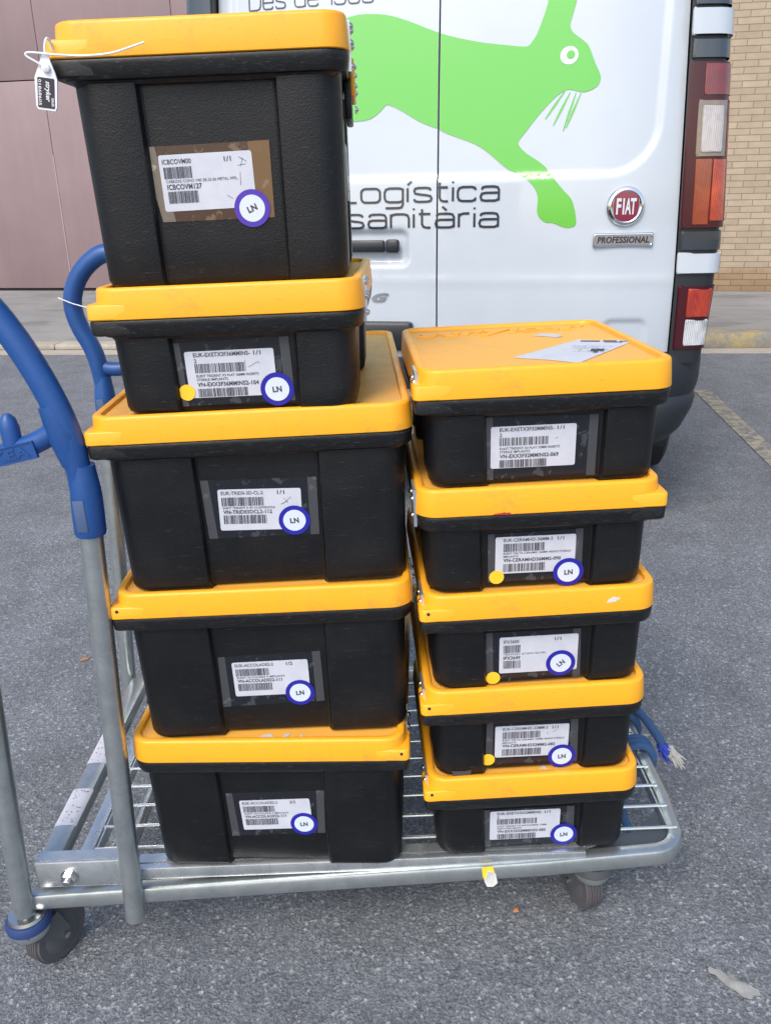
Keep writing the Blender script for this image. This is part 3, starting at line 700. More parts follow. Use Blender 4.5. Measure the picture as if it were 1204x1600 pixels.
def make_label(root, spec, H, dep, ins_t, ins_b, dark=False):
    """tape patch, white label, print and round stickers on the recessed front"""
    sh = spec.get('sh', 0)
    spec = dict(spec); spec['q'] = [(a+sh, b) for a, b in spec['q']]; spec['tape'] = [(a+sh, b) for a, b in spec['tape']]
    for k_ in ('ln', 'dot'):
        if spec.get(k_): spec[k_] = (spec[k_][0]+sh, spec[k_][1])
    tl, tr, bl, br = spec['q']
    slope = (ins_t-ins_b)/H
    ang = math.atan(slope)                      # front leans slightly
    ybase = ins_b + dep
    def P3(u, z, off): return Vector((u, ybase + (z)*slope - off, z))
    # tape
    t = spec['tape']; mb = MB().m(spec.get('tm', 'tape'))
    q = [t[2], t[3], t[1], t[0]]; mb.loft([[P3(u, z, -.0002) for u, z in q], [P3(u, z, .0006) for u, z in q]])
    e = spec.get('te', ('tape_edge', 'tape_edge')); w1, w2 = spec.get('tw', (.08, .08))
    def lerp(a, b, k): return (a[0]+(b[0]-a[0])*k, a[1]+(b[1]-a[1])*k)
    mb.m(e[0]); q = [t[2], lerp(t[2], t[3], w1), lerp(t[0], t[1], w1*.85), t[0]]; mb.loft([[P3(u, z, .0004) for u, z in q], [P3(u, z, .0009) for u, z in q]])
    mb.m(e[1]); q = [lerp(t[2], t[3], 1-w2), t[3], t[1], lerp(t[0], t[1], 1-w2)]; mb.loft([[P3(u, z, .0004) for u, z in q], [P3(u, z, .0009) for u, z in q]])
    mb.build('tape_patch', root, smooth=False)
    # label frame: best-fit rotated rectangle
    c = Vector(((tl[0]+tr[0]+bl[0]+br[0])/4, (tl[1]+tr[1]+bl[1]+br[1])/4))
    rot = math.atan2((tr[1]+br[1]-tl[1]-bl[1]), (tr[0]+br[0]-tl[0]-bl[0]))
    wd = .5*(math.hypot(tr[0]-tl[0], tr[1]-tl[1])+math.hypot(br[0]-bl[0], br[1]-bl[1])); hg = .5*(math.hypot(tl[0]-bl[0], tl[1]-bl[1])+math.hypot(tr[0]-br[0], tr[1]-br[1]))
    o3 = P3(c.x, c.y, .0012)
    F = Matrix.Translation(o3) @ Matrix.Rotation(-ang, 4, 'X') @ Matrix.Rotation(-rot, 4, 'Y')
    mb = MB().m('label'); rc = rrect(-wd/2, wd/2, -hg/2, hg/2, .0025, 3); mb.loft([[F @ Vector((a, .0006, b)) for a, b in rc], [F @ Vector((a, 0, b)) for a, b in rc]])
    lb = mb.build('label', root, smooth=False)
    pm = MB().m('print'); tmp = MB().m('print')
    def U(a): return -wd/2+a*wd
    def V_(a): return hg/2-a*hg
    for i, it in enumerate(spec['items']):
        if it[0] == 'b': barcode(tmp, U(it[1]), U(it[2]), V_(it[4]), V_(it[3]), -.0004, hash_(spec['items'][0][1])+i)
        elif it[0] == 'x':
            for a, b in it[1]:
                a, b = Vector((U(a[0]), V_(a[1]))), Vector((U(b[0]), V_(b[1]))); n = (b-a).normalized(); n = Vector((-n.y, n.x))*.0002
                tmp.f([tmp.v((p.x, -.0004, p.y)) for p in (a-n, b-n, b+n, a+n)])
        else:
            _, s, a, b, vc, hh, bold = it
            put_text(tmp, s, U(a), U(b), V_(vc)-hh*hg/2, V_(vc)+hh*hg/2, -.0004, off=bold, ref='caps')
    me = bpy.data.meshes.new('tmp'); tmp.b.to_mesh(me); tmp.b.free(); pm.join(me, F); bpy.data.meshes.remove(me)
    pm.build('printing', lb, smooth=False)
    if spec.get('ln'):
        u, z = spec['ln']; mb = MB().m(spec.get('ring', 'ring')); G = Matrix.Translation(P3(u, z, .0022)) @ Matrix.Rotation(-ang, 4, 'X') @ Matrix.Rotation(-radians(spec.get('lnr', 3)), 4, 'Y')
        def disc(rad, y0, y1): mb.loft([[G @ Vector((a, y0, b)) for a, b in circle(0, 0, rad, n=40)], [G @ Vector((a, y1, b)) for a, b in circle(0, 0, rad, n=40)]])
        disc(.0203, .0006, 0); mb.m('disc'); disc(.0145, 0.0001, -.0003)
        rs = mb.build('round_sticker', root, smooth=False)
        mb = MB().m('print'); put_text(mb, 'LN', -.0056, .0056, -.0036, .0036, -.0006, G, off=.045); mb.build('printing', rs, smooth=False)
    if spec.get('dot'):
        u, z = spec['dot']; mb = MB().m('dot'); G = Matrix.Translation(P3(u, z, .0022)) @ Matrix.Rotation(-ang, 4, 'X')
        mb.loft([[G @ Vector((a, .0006, b)) for a, b in circle(0, 0, .0098, n=32)], [G @ Vector((a, 0, b)) for a, b in circle(0, 0, .0098, n=32)]]); mb.build('dot_sticker', root, smooth=False)
def hash_(s): return sum(ord(c)*(i+3) for i, c in enumerate(s))
def implant_box(key, typ, x, y, yaw, z0, H, ear, spec, label, dirty=False, hole=True, deco=None, hinge=1):
    sp = SP[typ]; W, D, hl = sp['W'], sp['D'], sp['hl']
    root = thing('storage_box', label, 'storage box', TILT @ Matrix.Translation((x, y, z0)) @ Matrix.Rotation(yaw, 4, 'Z'), 'black boxes with yellow lids stacked on the trolley')
    it, ib = .011, .0145; dep = .0105; pad = sp['pad']; rim = .021
    mb = MB().m('black'); lv = []
    for z, e in ((.0, .008), (.0012, .0045), (.004, .0015), (.009, 0)): lv.append(body_loop(W, D, z, ib+e - (ib-it)*z/H, dep, pad))
    n = 5
    for k in range(1, n+1):
        z = .009+(H-rim-.002-.009)*k/n; lv.append(body_loop(W, D, z, ib-(ib-it)*z/H, dep, pad))
    mb.loft(lv, caps=(True, False)); mb.build('body', root, ang=30)
    # rim flange under the lid; one corner carries a squarer block with an eyelet
    se = -1 if ear < 0 else 1
    def ear_loop(z, k, dy=0.0):
        xo = se*(W/2+.0050-k); yf = -.0004+k+dy; r_ = .008; pts = []
        for q in range(6):
            a_ = pi/2*q/5; pts.append((xo-se*r_+se*r_*sin(a_), yf+r_-r_*cos(a_), z))
        return [(se*(W/2-.060), .0035+k, z), (se*(W/2-.040), yf+.0008, z)] + pts + [(xo, .045, z), (se*(W/2-.004)-se*k, .060, z), (se*(W/2-.03), .04, z)]
    mb = MB().m('rim'); lv = []
    for z, k in ((H-rim-.004, .014), (H-rim, .0105), (H-rim+.001, .0045), (H-rim+.004, .0026), (H-.006, .0012), (H-.003, .0008), (H-.001, .0018), (H-.0006, .004)):
        lv.append([(a_, b_, z) for a_, b_ in rrect(-W/2+k, W/2-k, k, D-k, .030-k, 8)])
    mb.loft(lv); mb.loft([ear_loop(z, k) for z, k in ((H-rim+.003, .0040), (H-rim+.005, .0016), (H-.003, .0008), (H-.001, .0016))]); mb.build('rim', root)
    # lid
    mb = MB().m('yellow'); lv = []
    def lp(z, k, rr=.030): return [(a_, b_, z) for a_, b_ in rrect(-W/2+k, W/2-k, k, D-k, max(.004, rr-k*.8), 9)]
    ez = H+hl*.50
    for z, k in ((H, .0012), (H+.0008, .0002), (H+.002, 0), (H+hl*.5, .0010), (H+hl-.0045, .0021), (H+hl-.0028, .0025), (H+hl-.0012, .0034), (H+hl-.0003, .0050), (H+hl, .0068), (H+hl-.0002, .0105), (H+hl-.0010, .0122), (H+hl-.0052, .0138)): lv.append(lp(z, k))
    mb.loft(lv, caps=(True, False))
    mb.loft([ear_loop(H+.0002, .0012), ear_loop(H+.0016, .0), ear_loop(ez-.0018, .0002), ear_loop(ez-.0004, .0010), ear_loop(ez+.0004, .0028)])
    lid = mb.build('lid', root, ang=40)
    mb = MB().m('ytop_dirty' if dirty else 'ytop'); zt = H+hl-.0054
    lv = [lp(zt, .0132), lp(zt+.0002, .019), lp(zt, .026)]; mb.loft(lv, caps=(False, True)); 
    mb.build('top_panel', lid, ang=50)
    xe = se*W/2
    if hole:
        mb = MB().m('interior'); G = Matrix.Translation((xe-se*.0065, .0002, ez-.0050)) @ Matrix.Rotation(pi/2, 4, 'X'); mb.lathe([(.0022, 0), (.0022, .0011)], 14, G); mb.build('eyelet', lid)
    # hinge hardware on the side
    sx = hinge*(W/2)
    for yc in ((D*.18,) if key in ('L1', 'L2') else (D*.12,)):
        hm = MB().m('galv'); hm.box(min(sx-hinge*.003, sx+hinge*.001), max(sx-hinge*.003, sx+hinge*.001), yc-.022, yc+.022, H-.018, H+hl*.88)
        hm.m('bolt')
        for dz in ((.30, .75) if key in ('L1', 'L2') else (.5,)):
            for dy in (-.014, .014):
                hm.lathe([(.0038, 0), (.0036, .0015), (.002, .0035), (.0005, .004)], 12, Matrix.Translation((sx+hinge*.001, yc+dy, H+hl*dz)) @ Matrix.Rotation(hinge*pi/2, 4, 'Y'))
        hm.lathe([(.0038, 0), (.0036, .0015), (.002, .0035), (.0005, .004)], 12, Matrix.Translation((sx+hinge*.001, yc, H-.010)) @ Matrix.Rotation(hinge*pi/2, 4, 'Y'))
        hm.build('hinge', root)
    make_label(root, spec, H-rim, dep, it, ib)
    return root, lid

# label contents
def A_(l1, l2, s1, s2, code, xm=None):
    r = [('t', l1, .10, .735, .075, .085, .02), ('t', '1/1', .775, .855, .075, .085, .02), ('t', l2, .10, .13, .20, .085, .012), ('b', .10, .67, .265, .46),
         ('t', s1, .105, .81, .525, .054, .012), ('t', s2, .105, .46, .605, .054, .012), ('t', code, .105, .80, .71, .088, .03), ('b', .105, .665, .80, .985)]
    if xm: r.append(('x', xm))
    return r
def B_(l1, pg, s1, code, bw=.52, xm=None):
    r = [('t', l1, .04, .545, .085, .085, .012), ('t', pg, .715, .80, .085, .09, .02), ('b', .04, bw, .19, .40), ('t', s1, .05, .68, .445, .052, .012), ('t', code, .05, .64, .545, .088, .03), ('b', .05, bw+.02, .625, .84)]
    if xm: r.append(('x', xm))
    return r
def C_(l1, s1, code, xm=None):
    r = [('t', l1, .10, .71, .085, .085, .012), ('t', '1/1', .77, .85, .085, .09, .02), ('b', .10, .61, .18, .40), ('t', s1, .10, .94, .445, .052, .012), ('t', 'IMPLANTS', .10, .285, .53, .052, .012), ('t', code, .10, .82, .63, .088, .03), ('b', .10, .63, .73, .95)]
    if xm: r.append(('x', xm))
    return r
LB = {
 'L1': dict(q=[(-.0612,.1408),(.0433,.1426),(-.0615,.0822),(.042,.083)], ln=(.0376,.0817), lnr=22, ring='ring_violet', tape=[(-.0784,.150),(.0632,.1519),(-.0653,.071),(.0622,.071)], tm='tape_brown', te=('tape_brown_edge','tape_amber'), tw=(.115,.17),
   items=[('t','ICBCOVM00',.035,.345,.12,.085,.012),('t','1/1',.70,.775,.12,.085,.02),('b',.04,.345,.215,.42),('t','CABEZAS CONO V40 28-32-36 METAL IMPL.',.05,.83,.465,.052,.0),('t','ICBCOVM127',.055,.43,.565,.09,.025),('b',.055,.38,.645,.86),('x',[((.86,.10),(.94,.19)),((.90,.12),(.87,.27)),((.84,.25),(.93,.23)),((.86,.36),(.85,.60)),((.69,.76),(.75,.83))])]),
 'L2': dict(q=[(-.0592,.0740),(.0468,.0752),(-.0609,.0180),(.0466,.0185)], ln=(.0469,.0254), dot=(-.0626,.0252), tape=[(-.074,.085),(.0656,.088),(-.074,.008),(.0675,.0105)],
   items=A_('EUK-EXETX3F36MMINS-','2','EUKIT TRIDENT X3 FLAT 36MM INSERTS','STERILE IMPLANTS','VN-EXX3F36MMINS2-104',[((.70,.38),(.78,.30)),((.78,.30),(.82,.27)),((.82,.27),(.83,.32)),((.67,.22),(.67,.27))])),
 'L3': dict(q=[(-.0522,.1364),(.0532,.1330),(-.0543,.0800),(.0512,.0771)], ln=(.0418,.0896), tape=[(-.0728,.1495),(.0742,.1470),(-.0703,.0691),(.0725,.0681)], te=('tape_edge','tape_edge'),
   items=B_('EUK-TRIDII-3D-CL-2','1/1','EUKIT TRIDENT II 3D CLUSTERHOLE','VN-TRIDII3DCL2-112',.55,[((.77,.38),(.88,.20)),((.79,.22),(.84,.36)),((.75,.38),(.84,.30))])),
 'L4': dict(q=[(-.0526,.1161),(.0525,.1169),(-.0533,.0614),(.051,.0623)], ln=(.0375,.064), tape=[(-.071,.1257),(.0699,.1290),(-.0725,.0445),(.0708,.0480)], items=B_('EUK-ACCOLADE2-2','1/2','EUKIT ACCOLADE II IMPLANTS','VN-ACCOLADE22-111',.48)),
 'L5': dict(q=[(-.0572,.1164),(.0483,.1202),(-.0566,.0623),(.047,.0656)], ln=(.0357,.0738), tape=[(-.0765,.130),(.0696,.1346),(-.0750,.0502),(.0661,.0557)], items=B_('EUK-ACCOLADE2-2','2/2','EUKIT ACCOLADE II IMPLANTS','VN-ACCOLADE22-111',.49)),
 'R1': dict(q=[(-.0589,.0757),(.0473,.0758),(-.0597,.0217),(.0469,.0209)], tape=[(-.0665,.0884),(.0740,.0858),(-.0670,.0065),(.0735,.0060)], items=A_('EUK-EXETX3F32MMINS-','2','EUKIT TRIDENT X3 FLAT 32MM INSERTS','STERILE IMPLANTS','VN-EXX3F32MMINS2-069',[((.75,.34),(.79,.30))])),
 'R2': dict(q=[(-.049,.075),(.0558,.0748),(-.0479,.0223),(.0572,.0217)], ln=(.0484,.0202), dot=(-.0467,.0177), tape=[(-.0582,.0800),(.0656,.0820),(-.0581,.0100),(.0663,.0095)], items=C_('EUK-CERAMHD-36MM-2','EUKIT DELTA CERAMIC 36MM HEADS STERILE','VN-CERAMHD36MM2-090')),
 'R3': dict(q=[(-.0473,.075),(.0618,.0752),(-.0449,.0181),(.0624,.0175)], ln=(.039,.0298), lnr=38, dot=(-.0547,.0116), tape=[(-.0645,.0839),(.065,.0829),(-.0645,.0042),(.0674,.005)],
   items=[('t','IPX3600',.05,.245,.12,.09,.012),('t','1/1',.70,.78,.10,.09,.02),('b',.05,.27,.22,.43),('t','TRID.POLIET. X3 36MM 10D IMPL.',.055,.60,.47,.052,.0),('t','IPX3649',.05,.265,.57,.09,.025),('b',.05,.27,.65,.87)]),
 'R4': dict(q=[(-.0493,.0785),(.0566,.0775),(-.049,.0245),(.0577,.0225)], ln=(.0484,.0207), dot=(-.0592,.0218), tape=[(-.0612,.0855),(.070,.0847),(-.063,.0110),(.0715,.0092)], items=C_('EUK-CERAMHD-32MM-2','EUKIT DELTA CERAMIC 32MM HEADS STERILE','VN-CERAMHD32MM2-082',[((.70,.22),(.72,.32)),((.78,.24),(.84,.16))])),
 'R5': dict(q=[(-.0577,.0738),(.0481,.0728),(-.0556,.0195),(.0501,.0180)], ln=(.0558,.0235), tape=[(-.0663,.0775),(.070,.077),(-.0654,.0057),(.0715,.0048)], items=A_('EUK-EXETX3S32MMINS-','2','EUKIT TRIDENT X3 SHOULDERED 32MM','INSERTS STERILE IMPLANTS','VN-EXX3S32MMINS2-083')),
}
for k_, v_ in dict(R5=-.0059, R4=-.0062, R3=-.0063, R2=-.0045, R1=-.0063, L5=.005, L4=-.0019, L3=-.0013, L1=-.0008).items(): LB[k_]['sh'] = v_
DECK = .2
boxes = {}
for key, typ, x, y, yaw, z0, H, ear, lab, dirty, hole in (
 ('L5','L',-.1640,.9543,-.0485,.2000,.2019, 1,'large box at the foot of the left stack, its label marked 2/2',False,True),
 ('L4','L',-.1465,.9594, .0068,.4332,.2011,-1,'large box second from the bottom of the left stack, label 1/2',False,True),
 ('L3','L',-.1378,.9613, .0278,.6656,.2065,-1,'large deep box in the middle of the left stack, its dirty lid showing',True,False),
 ('L2','S',-.1509,.9543,-.0218,.9035,.1165,-1,'small shallow box with yellow dot, under the tall top box of the left stack',False,False),
 ('L1','S',-.1525,.9734, .0155,1.0522,.2364,-1,'tall narrow box with brown taped label on top of the left stack',False,False),
 ('R5','S', .2185,.9639, .0272,.2000,.1164,-1,'small shallow box at the foot of the right stack, resting on the trolley deck',False,True),
 ('R4','S', .2180,.9612, .0330,.3487,.1175,-1,'small box second from the bottom of the right stack, label ending 082',False,True),
 ('R3','S', .2200,.9578, .0386,.4985,.1161,-1,'small box in the middle of the right stack, its ring sticker slanted',False,True),
 ('R2','S', .2140,.9570, .0268,.6468,.1142, 1,'small box second from the top of the right stack, label ending 090',False,False),
 ('R1','S', .2205,.9587, .0337,.7933,.1173,-1,'top box of the right stack with torn paper on its embossed lid',False,False)):
    boxes[key] = implant_box(key, typ, x, y, yaw, z0, H, ear, LB[key], lab, dirty, hole, hinge=1 if key[0] == 'L' else -1)

# torn papers and embossed lettering on the top right lid
root, lid = boxes['R1']; zt = .1173+.036-.0054
mb = MB().m('label')
mb.loft([[(a, b, zt+.0006) for a, b in ((-.028,.084),(.010,.060),(.043,.029),(.100,.098),(.157,.166),(.128,.178),(.122,.172),(.084,.194),(.030,.140))], [(a, b, zt+.0010) for a, b in ((-.028,.084),(.010,.060),(.043,.029),(.100,.098),(.157,.166),(.128,.178),(.122,.172),(.084,.194),(.030,.140))]])
pp = mb.build('torn_paper', root, smooth=False)
mb = MB().m('label'); q = ((.033,.248),(.050,.262),(.065,.255),(.072,.232),(.060,.222),(.050,.235)); mb.loft([[(a, b, zt+.0006) for a, b in q], [(a, b, zt+.0010) for a, b in q]]); mb.build('torn_paper', root, smooth=False)
mb = MB().m('print'); PT = Matrix.Translation((.084, .190, zt+.0013)) @ Matrix.Rotation(math.atan2(-.028, .073), 4, 'Z')
rnd = random.Random(3)
def dash(x0, x1, y0, y1): mb.f([mb.v(PT @ Vector(p)) for p in ((x0, y0, 0), (x1, y0, 0), (x1, y1, 0), (x0, y1, 0))])
dash(.004, .030, -.014, -.005); dash(.034, .052, -.010, -.002); dash(.036, .060, -.018, -.013); dash(.056, .068, -.010, -.004)
for k in range(6):
    x = .0
    while x < .052:
        w_ = rnd.uniform(.002, .007); 
        if rnd.random() < .75: dash(x-.012*k/5, x+w_-.012*k/5, -.050-k*.0085, -.0488-k*.0085)
        x += w_+.002
for k in range(5): dash(.012+rnd.random()*.03, .013+rnd.random()*.035, -.07-rnd.random()*.03, -.069-rnd.random()*.03)
mb.build('printing', pp, smooth=False, recalc=False)
mb = MB().m('yellow'); me, a, b, c, d = text_mesh('stryker', .25, .03)
sx = .262/(b-a); sy = .060/(d-c); base = Matrix.Translation((-.134, .262, 0)) @ Matrix.Rotation(.05, 4, 'Z') @ Matrix(((sx, 0, 0, -a*sx), (0, sy, 0, -c*sy), (0, 0, 1.6, zt+.0020), (0, 0, 0, 1)))
bb = bmesh.new(); bb.from_mesh(me); ret = bmesh.ops.extrude_face_region(bb, geom=bb.faces[:]); 
for v_ in [g_ for g_ in ret['geom'] if isinstance(g_, bmesh.types.BMVert)]: v_.co.z -= .0018
m2 = bpy.data.meshes.new('e'); bb.to_mesh(m2); bb.free(); mb.join(m2, base); mb.build('embossed_lettering', lid)
# scraps of old sticker on lids, and a tape remnant
def bit(key, q, m, z=None, y=None, th=.0005):
    root, lid = boxes[key]; mb = MB().m(m)
    if z is not None: mb.loft([[(a_, b_, z) for a_, b_ in q], [(a_, b_, z+th) for a_, b_ in q]])
    else: mb.loft([[(a_, y, b_) for a_, b_ in q], [(a_, y-th, b_) for a_, b_ in q]])
    mb.build('sticker_scrap', root, smooth=False)
zl5 = .2019+.035-.0050
bit('L5', [(-.01, .016), (.012, .015), (.006, .024), (-.006, .022)], 'label', z=zl5); bit('L5', [(.022, .016), (.030, .017), (.034, .026), (.024, .022)], 'label', z=zl5); bit('L5', [(.046, .015), (.052, .019), (.050, .023)], 'label', z=zl5)
bit('R5', [(.010, .022), (.022, .020), (.018, .028)], 'label', z=.1164+.036-.0050); bit('R5', [(-.07, .030), (-.062, .028), (-.064, .036)], 'label', z=.1164+.036-.0050)
bit('R4', [(-.118, .0035), (-.092, .0042), (-.091, .0125), (-.100, .0110), (-.119, .0120)], 'tape_edge', y=.0140)
bit('R2', [(-.060, .1150), (-.036, .1146), (-.038, .1172), (-.046, .1178), (-.058, .1166)], 'bright_red', y=-.0002)
bit('R3', [(.085, .1300), (.096, .1310), (.104, .1360), (.094, .1385), (.088, .1350)], 'tag_w', y=.0009)
# side label on the tall box
root, lid = boxes['L1']
mb = MB().m('label'); mb.box(.1440, .1450, .115, .185, .085, .150); mb.m('tape'); mb.box(.1450, .1454, .125, .165, .095, .14); mb.build('side_label', root, smooth=False)
mb = MB().m('yellow'); mb.box(.1545, .1600, .10, .20, .200, .240, .002); mb.m('rim'); mb.box(.147, .1550, .09, .21, .175, .216, .002); mb.m('bolt')
for dy, dz in ((.115, .232), (.185, .232), (.115, .212), (.185, .212), (.15, .190)):
    mb.lathe([(.0045, 0), (.004, .002), (.001, .0045)], 12, Matrix.Translation((.1585, dy, dz)) @ Matrix.Rotation(pi/2, 4, 'Y'))
mb.build('side_latch', root)

# ------------------------------------------------------------------ numbered seal on the tall box
r = thing('security_seal', 'white plastic pull tight seal with dark numbered tag hanging from the tall top box', 'seal', boxes['L1'][0].matrix_world.copy() @ Matrix.Translation((-.1565, -.008, .2372)))
r.matrix_world = TILT @ Matrix.Translation((-.1533, .9734, 1.0522)) @ Matrix.Rotation(.0155, 4, 'Z') @ Matrix.Translation((-.1565, -.010, .2372))
RR = Matrix.Rotation(radians(9), 4, 'Y')
def sl_(pts): return [RR @ Vector(p) for p in pts]
mb = MB().m('white_pl')
out = [(-.0030, .0030), (.0030, .0030), (.0050, -.004), (.0095, -.0140), (.0115, -.020), (.0110, -.046), (.0095, -.0500), (-.0085, -.0500), (-.0105, -.047), (-.0115, -.0200), (-.0070, -.0080), (-.0050, -.002)]
mb.loft([[RR @ Vector((a, .0012, b)) for a, b in out], [RR @ Vector((a, -.0012, b)) for a, b in out]])
mb.lathe([(.0045, 0), (.0040, .0035), (.001, .005)], 16, RR @ Matrix.Translation((0.001, -.0012, -.0105)) @ Matrix.Rotation(pi/2, 4, 'X'))
mb.build('seal_body', r)
mb = MB().m('sealdark'); mb.loft([[RR @ Vector((a, -.0014, b)) for a, b in rrect(-.0085, .0088, -.0480, -.0195, .001, 3)], [RR @ Vector((a, -.0018, b)) for a, b in rrect(-.0085, .0088, -.0480, -.0195, .001, 3)]]); fl = mb.build('seal_plate', r, smooth=False)
mb = MB().m('white_ink')
TM = RR @ Matrix.Rotation(pi/2, 4, 'Y')
put_text(mb, 'stryker', .0225, .0420, -.0015, .0052, -.0020, TM, shear=.3, off=.02)
put_text(mb, '01868605', .0215, .0460, -.0075, -.0045, -.0020, TM, off=.01)
mb.m('white_ink'); put_text(mb, 'SEALED', .0380, .0460, .0058, .0082, -.0020, TM, off=.03)
mb.build('printing', fl, smooth=False)
mb = MB().m('white_pl')
mb.tube([RR @ Vector(p) for p in smooth_path([(0, 0, 0), (-.0005, -.001, .008), (.0005, -.0005, .016), (.0012, .004, .0185), (.003, .009, .014), (.004, .012, .004)], 2)], .0013, 8)
mb.tube(smooth_path([(.000, -.003, -.0105), (-.010, -.005, -.004), (-.0185, -.006, .001), (-.0175, -.006, .0042), (-.006, -.004, .0035), (.012, -.003, .001), (.040, -.002, -.001), (.068, -.002, .0000), (.084, -.004, .0035), (.105, -.006, .0085)], 3), .0011, 8)
mb.build('strap', r)

# ------------------------------------------------------------------ trolley
def trolley():
    r = thing('flatbed_trolley', 'galvanised flatbed trolley with blue plastic handles carrying both stacks of boxes', 'trolley', TILT)
    # outer frame tube: front, right end, back, left end
    XL, XR, YF, YB = -.548, .467, .966, 1.535
    def ring(z, k, rr, n=8): return [(a, b, z) for a, b in rrect(XL+k, XR-k, YF+k, YB-k, rr, n)]
    # rounded oval section swept round the rectangle
    mb = MB().m('zinc'); secn = []
    W_, Hh = .0115, .0148; zc = .1815
    for k in range(14):
        a = 2*pi*k/14; secn.append((W_*(1 if cos(a) >= 0 else -1)*abs(cos(a))**.5, Hh*(1 if sin(a) >= 0 else -1)*abs(sin(a))**.5))
    path = [(-.552, YF+W_)] + [(-.40+.08*k, YF+W_) for k in range(9)]
    for k in range(9): a_ = -pi/2+pi/2*k/8; path.append((XR-.062+.045*cos(a_), YF+.062+.045*sin(a_)))
    path += [(XR-W_, 1.10), (XR-W_, 1.3)]
    for k in range(7): a_ = pi/2*k/6; path.append((XR-.062+.045*cos(a_), YB-.062+.045*sin(a_)))
    path += [(.2, YB-W_), (-.2, YB-W_), (-.535, YB-W_)]; n = len(path); loops = []
    for i in range(n):
        p = Vector(path[i]); t = (Vector(path[min(i+1, n-1)])-Vector(path[max(i-1, 0)])).normalized(); nn = Vector((t.y, -t.x))
        dz = -.036*max(0, min(1, (.41-p.x)/.96)) if p.y < YF+.03 else 0
        loops.append([(p.x+nn.x*a_, p.y+nn.y*a_, zc+b_+dz) for a_, b_ in secn])
    mb.loft(loops)
    mb.box(-.5490, -.5120, .985, 1.53, .170, .2000, .008)
    mb.build('frame', r)
    # deck channel (upper rail) set inside and slightly above
    mb = MB().m('galv')
    mb.box(-.385, .300, .972, .984, .180, .2015, .002); mb.box(-.385, .300, .985, 1.003, .198, .2015)
    mb.box(-.385, .36, 1.500, 1.515, .166, .2005, .002); mb.box(-.53, .44, 1.517, 1.5225, .186, .199, .002)
    mb.box(-.486, -.464, .99, 1.52, .1835, .199, .003); mb.box(-.4630, -.4600, .99, 1.52, .175, .1965)
    mb.box(.4390, .4420, 1.0, 1.5, .178, .1965)
    mb.build('deck_rail', r)
    mb = MB().m('galv'); mb.box(-.535, -.402, .968, .974, .176, .2235, .002); mb.box(-.535, -.402, .9742, .993, .2195, .2235); pl = mb.build('corner_plate', r)
    mb = MB().m('bolt'); BM = Matrix.Translation((-.484, .968, .197)) @ Matrix.Rotation(pi/2, 4, 'X')
    mb.lathe([(.0135, 0), (.0135, .0018), (.0105, .0020)], 24, BM); mb.lathe([(.0110, .0018), (.0110, .0095), (.0095, .0108)], 6, BM); mb.lathe([(.0062, .0095), (.0062, .0165), (.005, .0175)], 16, BM); mb.build('bolt', pl)
    # wires
    for k in range(11):
        y = 1.019+k*.0488
        MB().m('wire').tube([(-.462, y, .2), (.0, y, .1992), (.452, y, .2)], .0026, 8).build('deck_wire', r)
    for x_ in (-.30, .0, .30):
        MB().m('wire').tube([(x_, .99, .1945), (x_, 1.52, .1945)], .0028, 8).build('cross_wire', r)
    # gussets and under tubes
    mb = MB().m('steel_dark'); q = [(.290, .986), (.405, .988), (.437, 1.016), (.434, 1.066), (.385, 1.026)]
    mb.loft([[(a, b, .183) for a, b in q], [(a, b, .187) for a, b in q]]); mb.build('gusset', r, smooth=False)
    MB().m('galv').tube([(.352, 1.00, .163), (.352, 1.50, .163)], .014, 12).build('under_tube', r)
    MB().m('galv').tube([(-.43, 1.0, .150), (-.43, 1.5, .155)], .012, 12).build('under_tube', r)
    # handles, near and far
    for yy in (.962, 1.540):
        lean = Matrix.Translation((0, yy, 0))
        for x0, x1, zb in ((-.564, -.512, .135), (-.3945, -.3520, .118)):
            mb = MB().m('zinc'); mb.tube([(x0, yy, zb), (x0+(x1-x0)*.5, yy, zb+(.79-zb)*.5), (x1, yy, .79)], .0150, 20); mb.build('post', r)
        hb = MB().m('blue')
        loop = smooth_path([(-.3555, yy, .81), (-.3545, yy, .85), (-.362, yy, .905), (-.382, yy, .965), (-.408, yy, 1.020), (-.432, yy, 1.055), (-.462, yy, 1.073), (-.495, yy, 1.058), (-.526, yy, 1.027), (-.543, yy, .985), (-.536, yy, .942), (-.516, yy, .900), (-.510, yy, .860), (-.511, yy, .81)], 3)
        rad = [(.0165 if p.z > .87 else .0145+.002*max(0, (p.z-.83)/.04)) for p in loop]
        hb.tube(loop, rad, 20)
        hb.tube(smooth_path([(-.362, yy, .905), (-.385, yy, .884), (-.43, yy, .868), (-.48, yy, .858), (-.515, yy, .868)], 2), .0132, 16, flat=.95)
        # webbing where bar meets upright
        hb.tube([(-.358, yy, .850), (-.364, yy, .885), (-.372, yy, .925)], [.0150, .0195, .017], 16)
        hd = hb.build('handle', r)
        for x_ in (-.3530, -.5115):
            sb = MB().m('blue'); sb.lathe([(.0146, .092), (.0152, .084), (.0178, .066), (.0192, .052), (.0198, .03), (.0198, .004), (.0188, 0), (.015, -.0005)], 28, Matrix.Translation((x_-.0012, yy, .757)) @ Matrix.Rotation(.06, 4, 'Y')); sb.m('blue_worn'); sb.box(x_-.0095, x_+.0045, yy-.0206, yy-.0175, .766, .808, .0012); sb.build('socket', hd)
        kb = MB().m('blue'); kb.tube([(-.428, yy, .868), (-.4285, yy, .898), (-.4290, yy, .910), (-.4290, yy, .916)], [.011, .0115, .0095, .004], 16); kb.build('peg', hd)
        T = Matrix.Translation((-.43, yy-.0142, .8680)) @ Matrix.Rotation(-.19, 4, 'Y')
        tb = MB().m('blue'); 
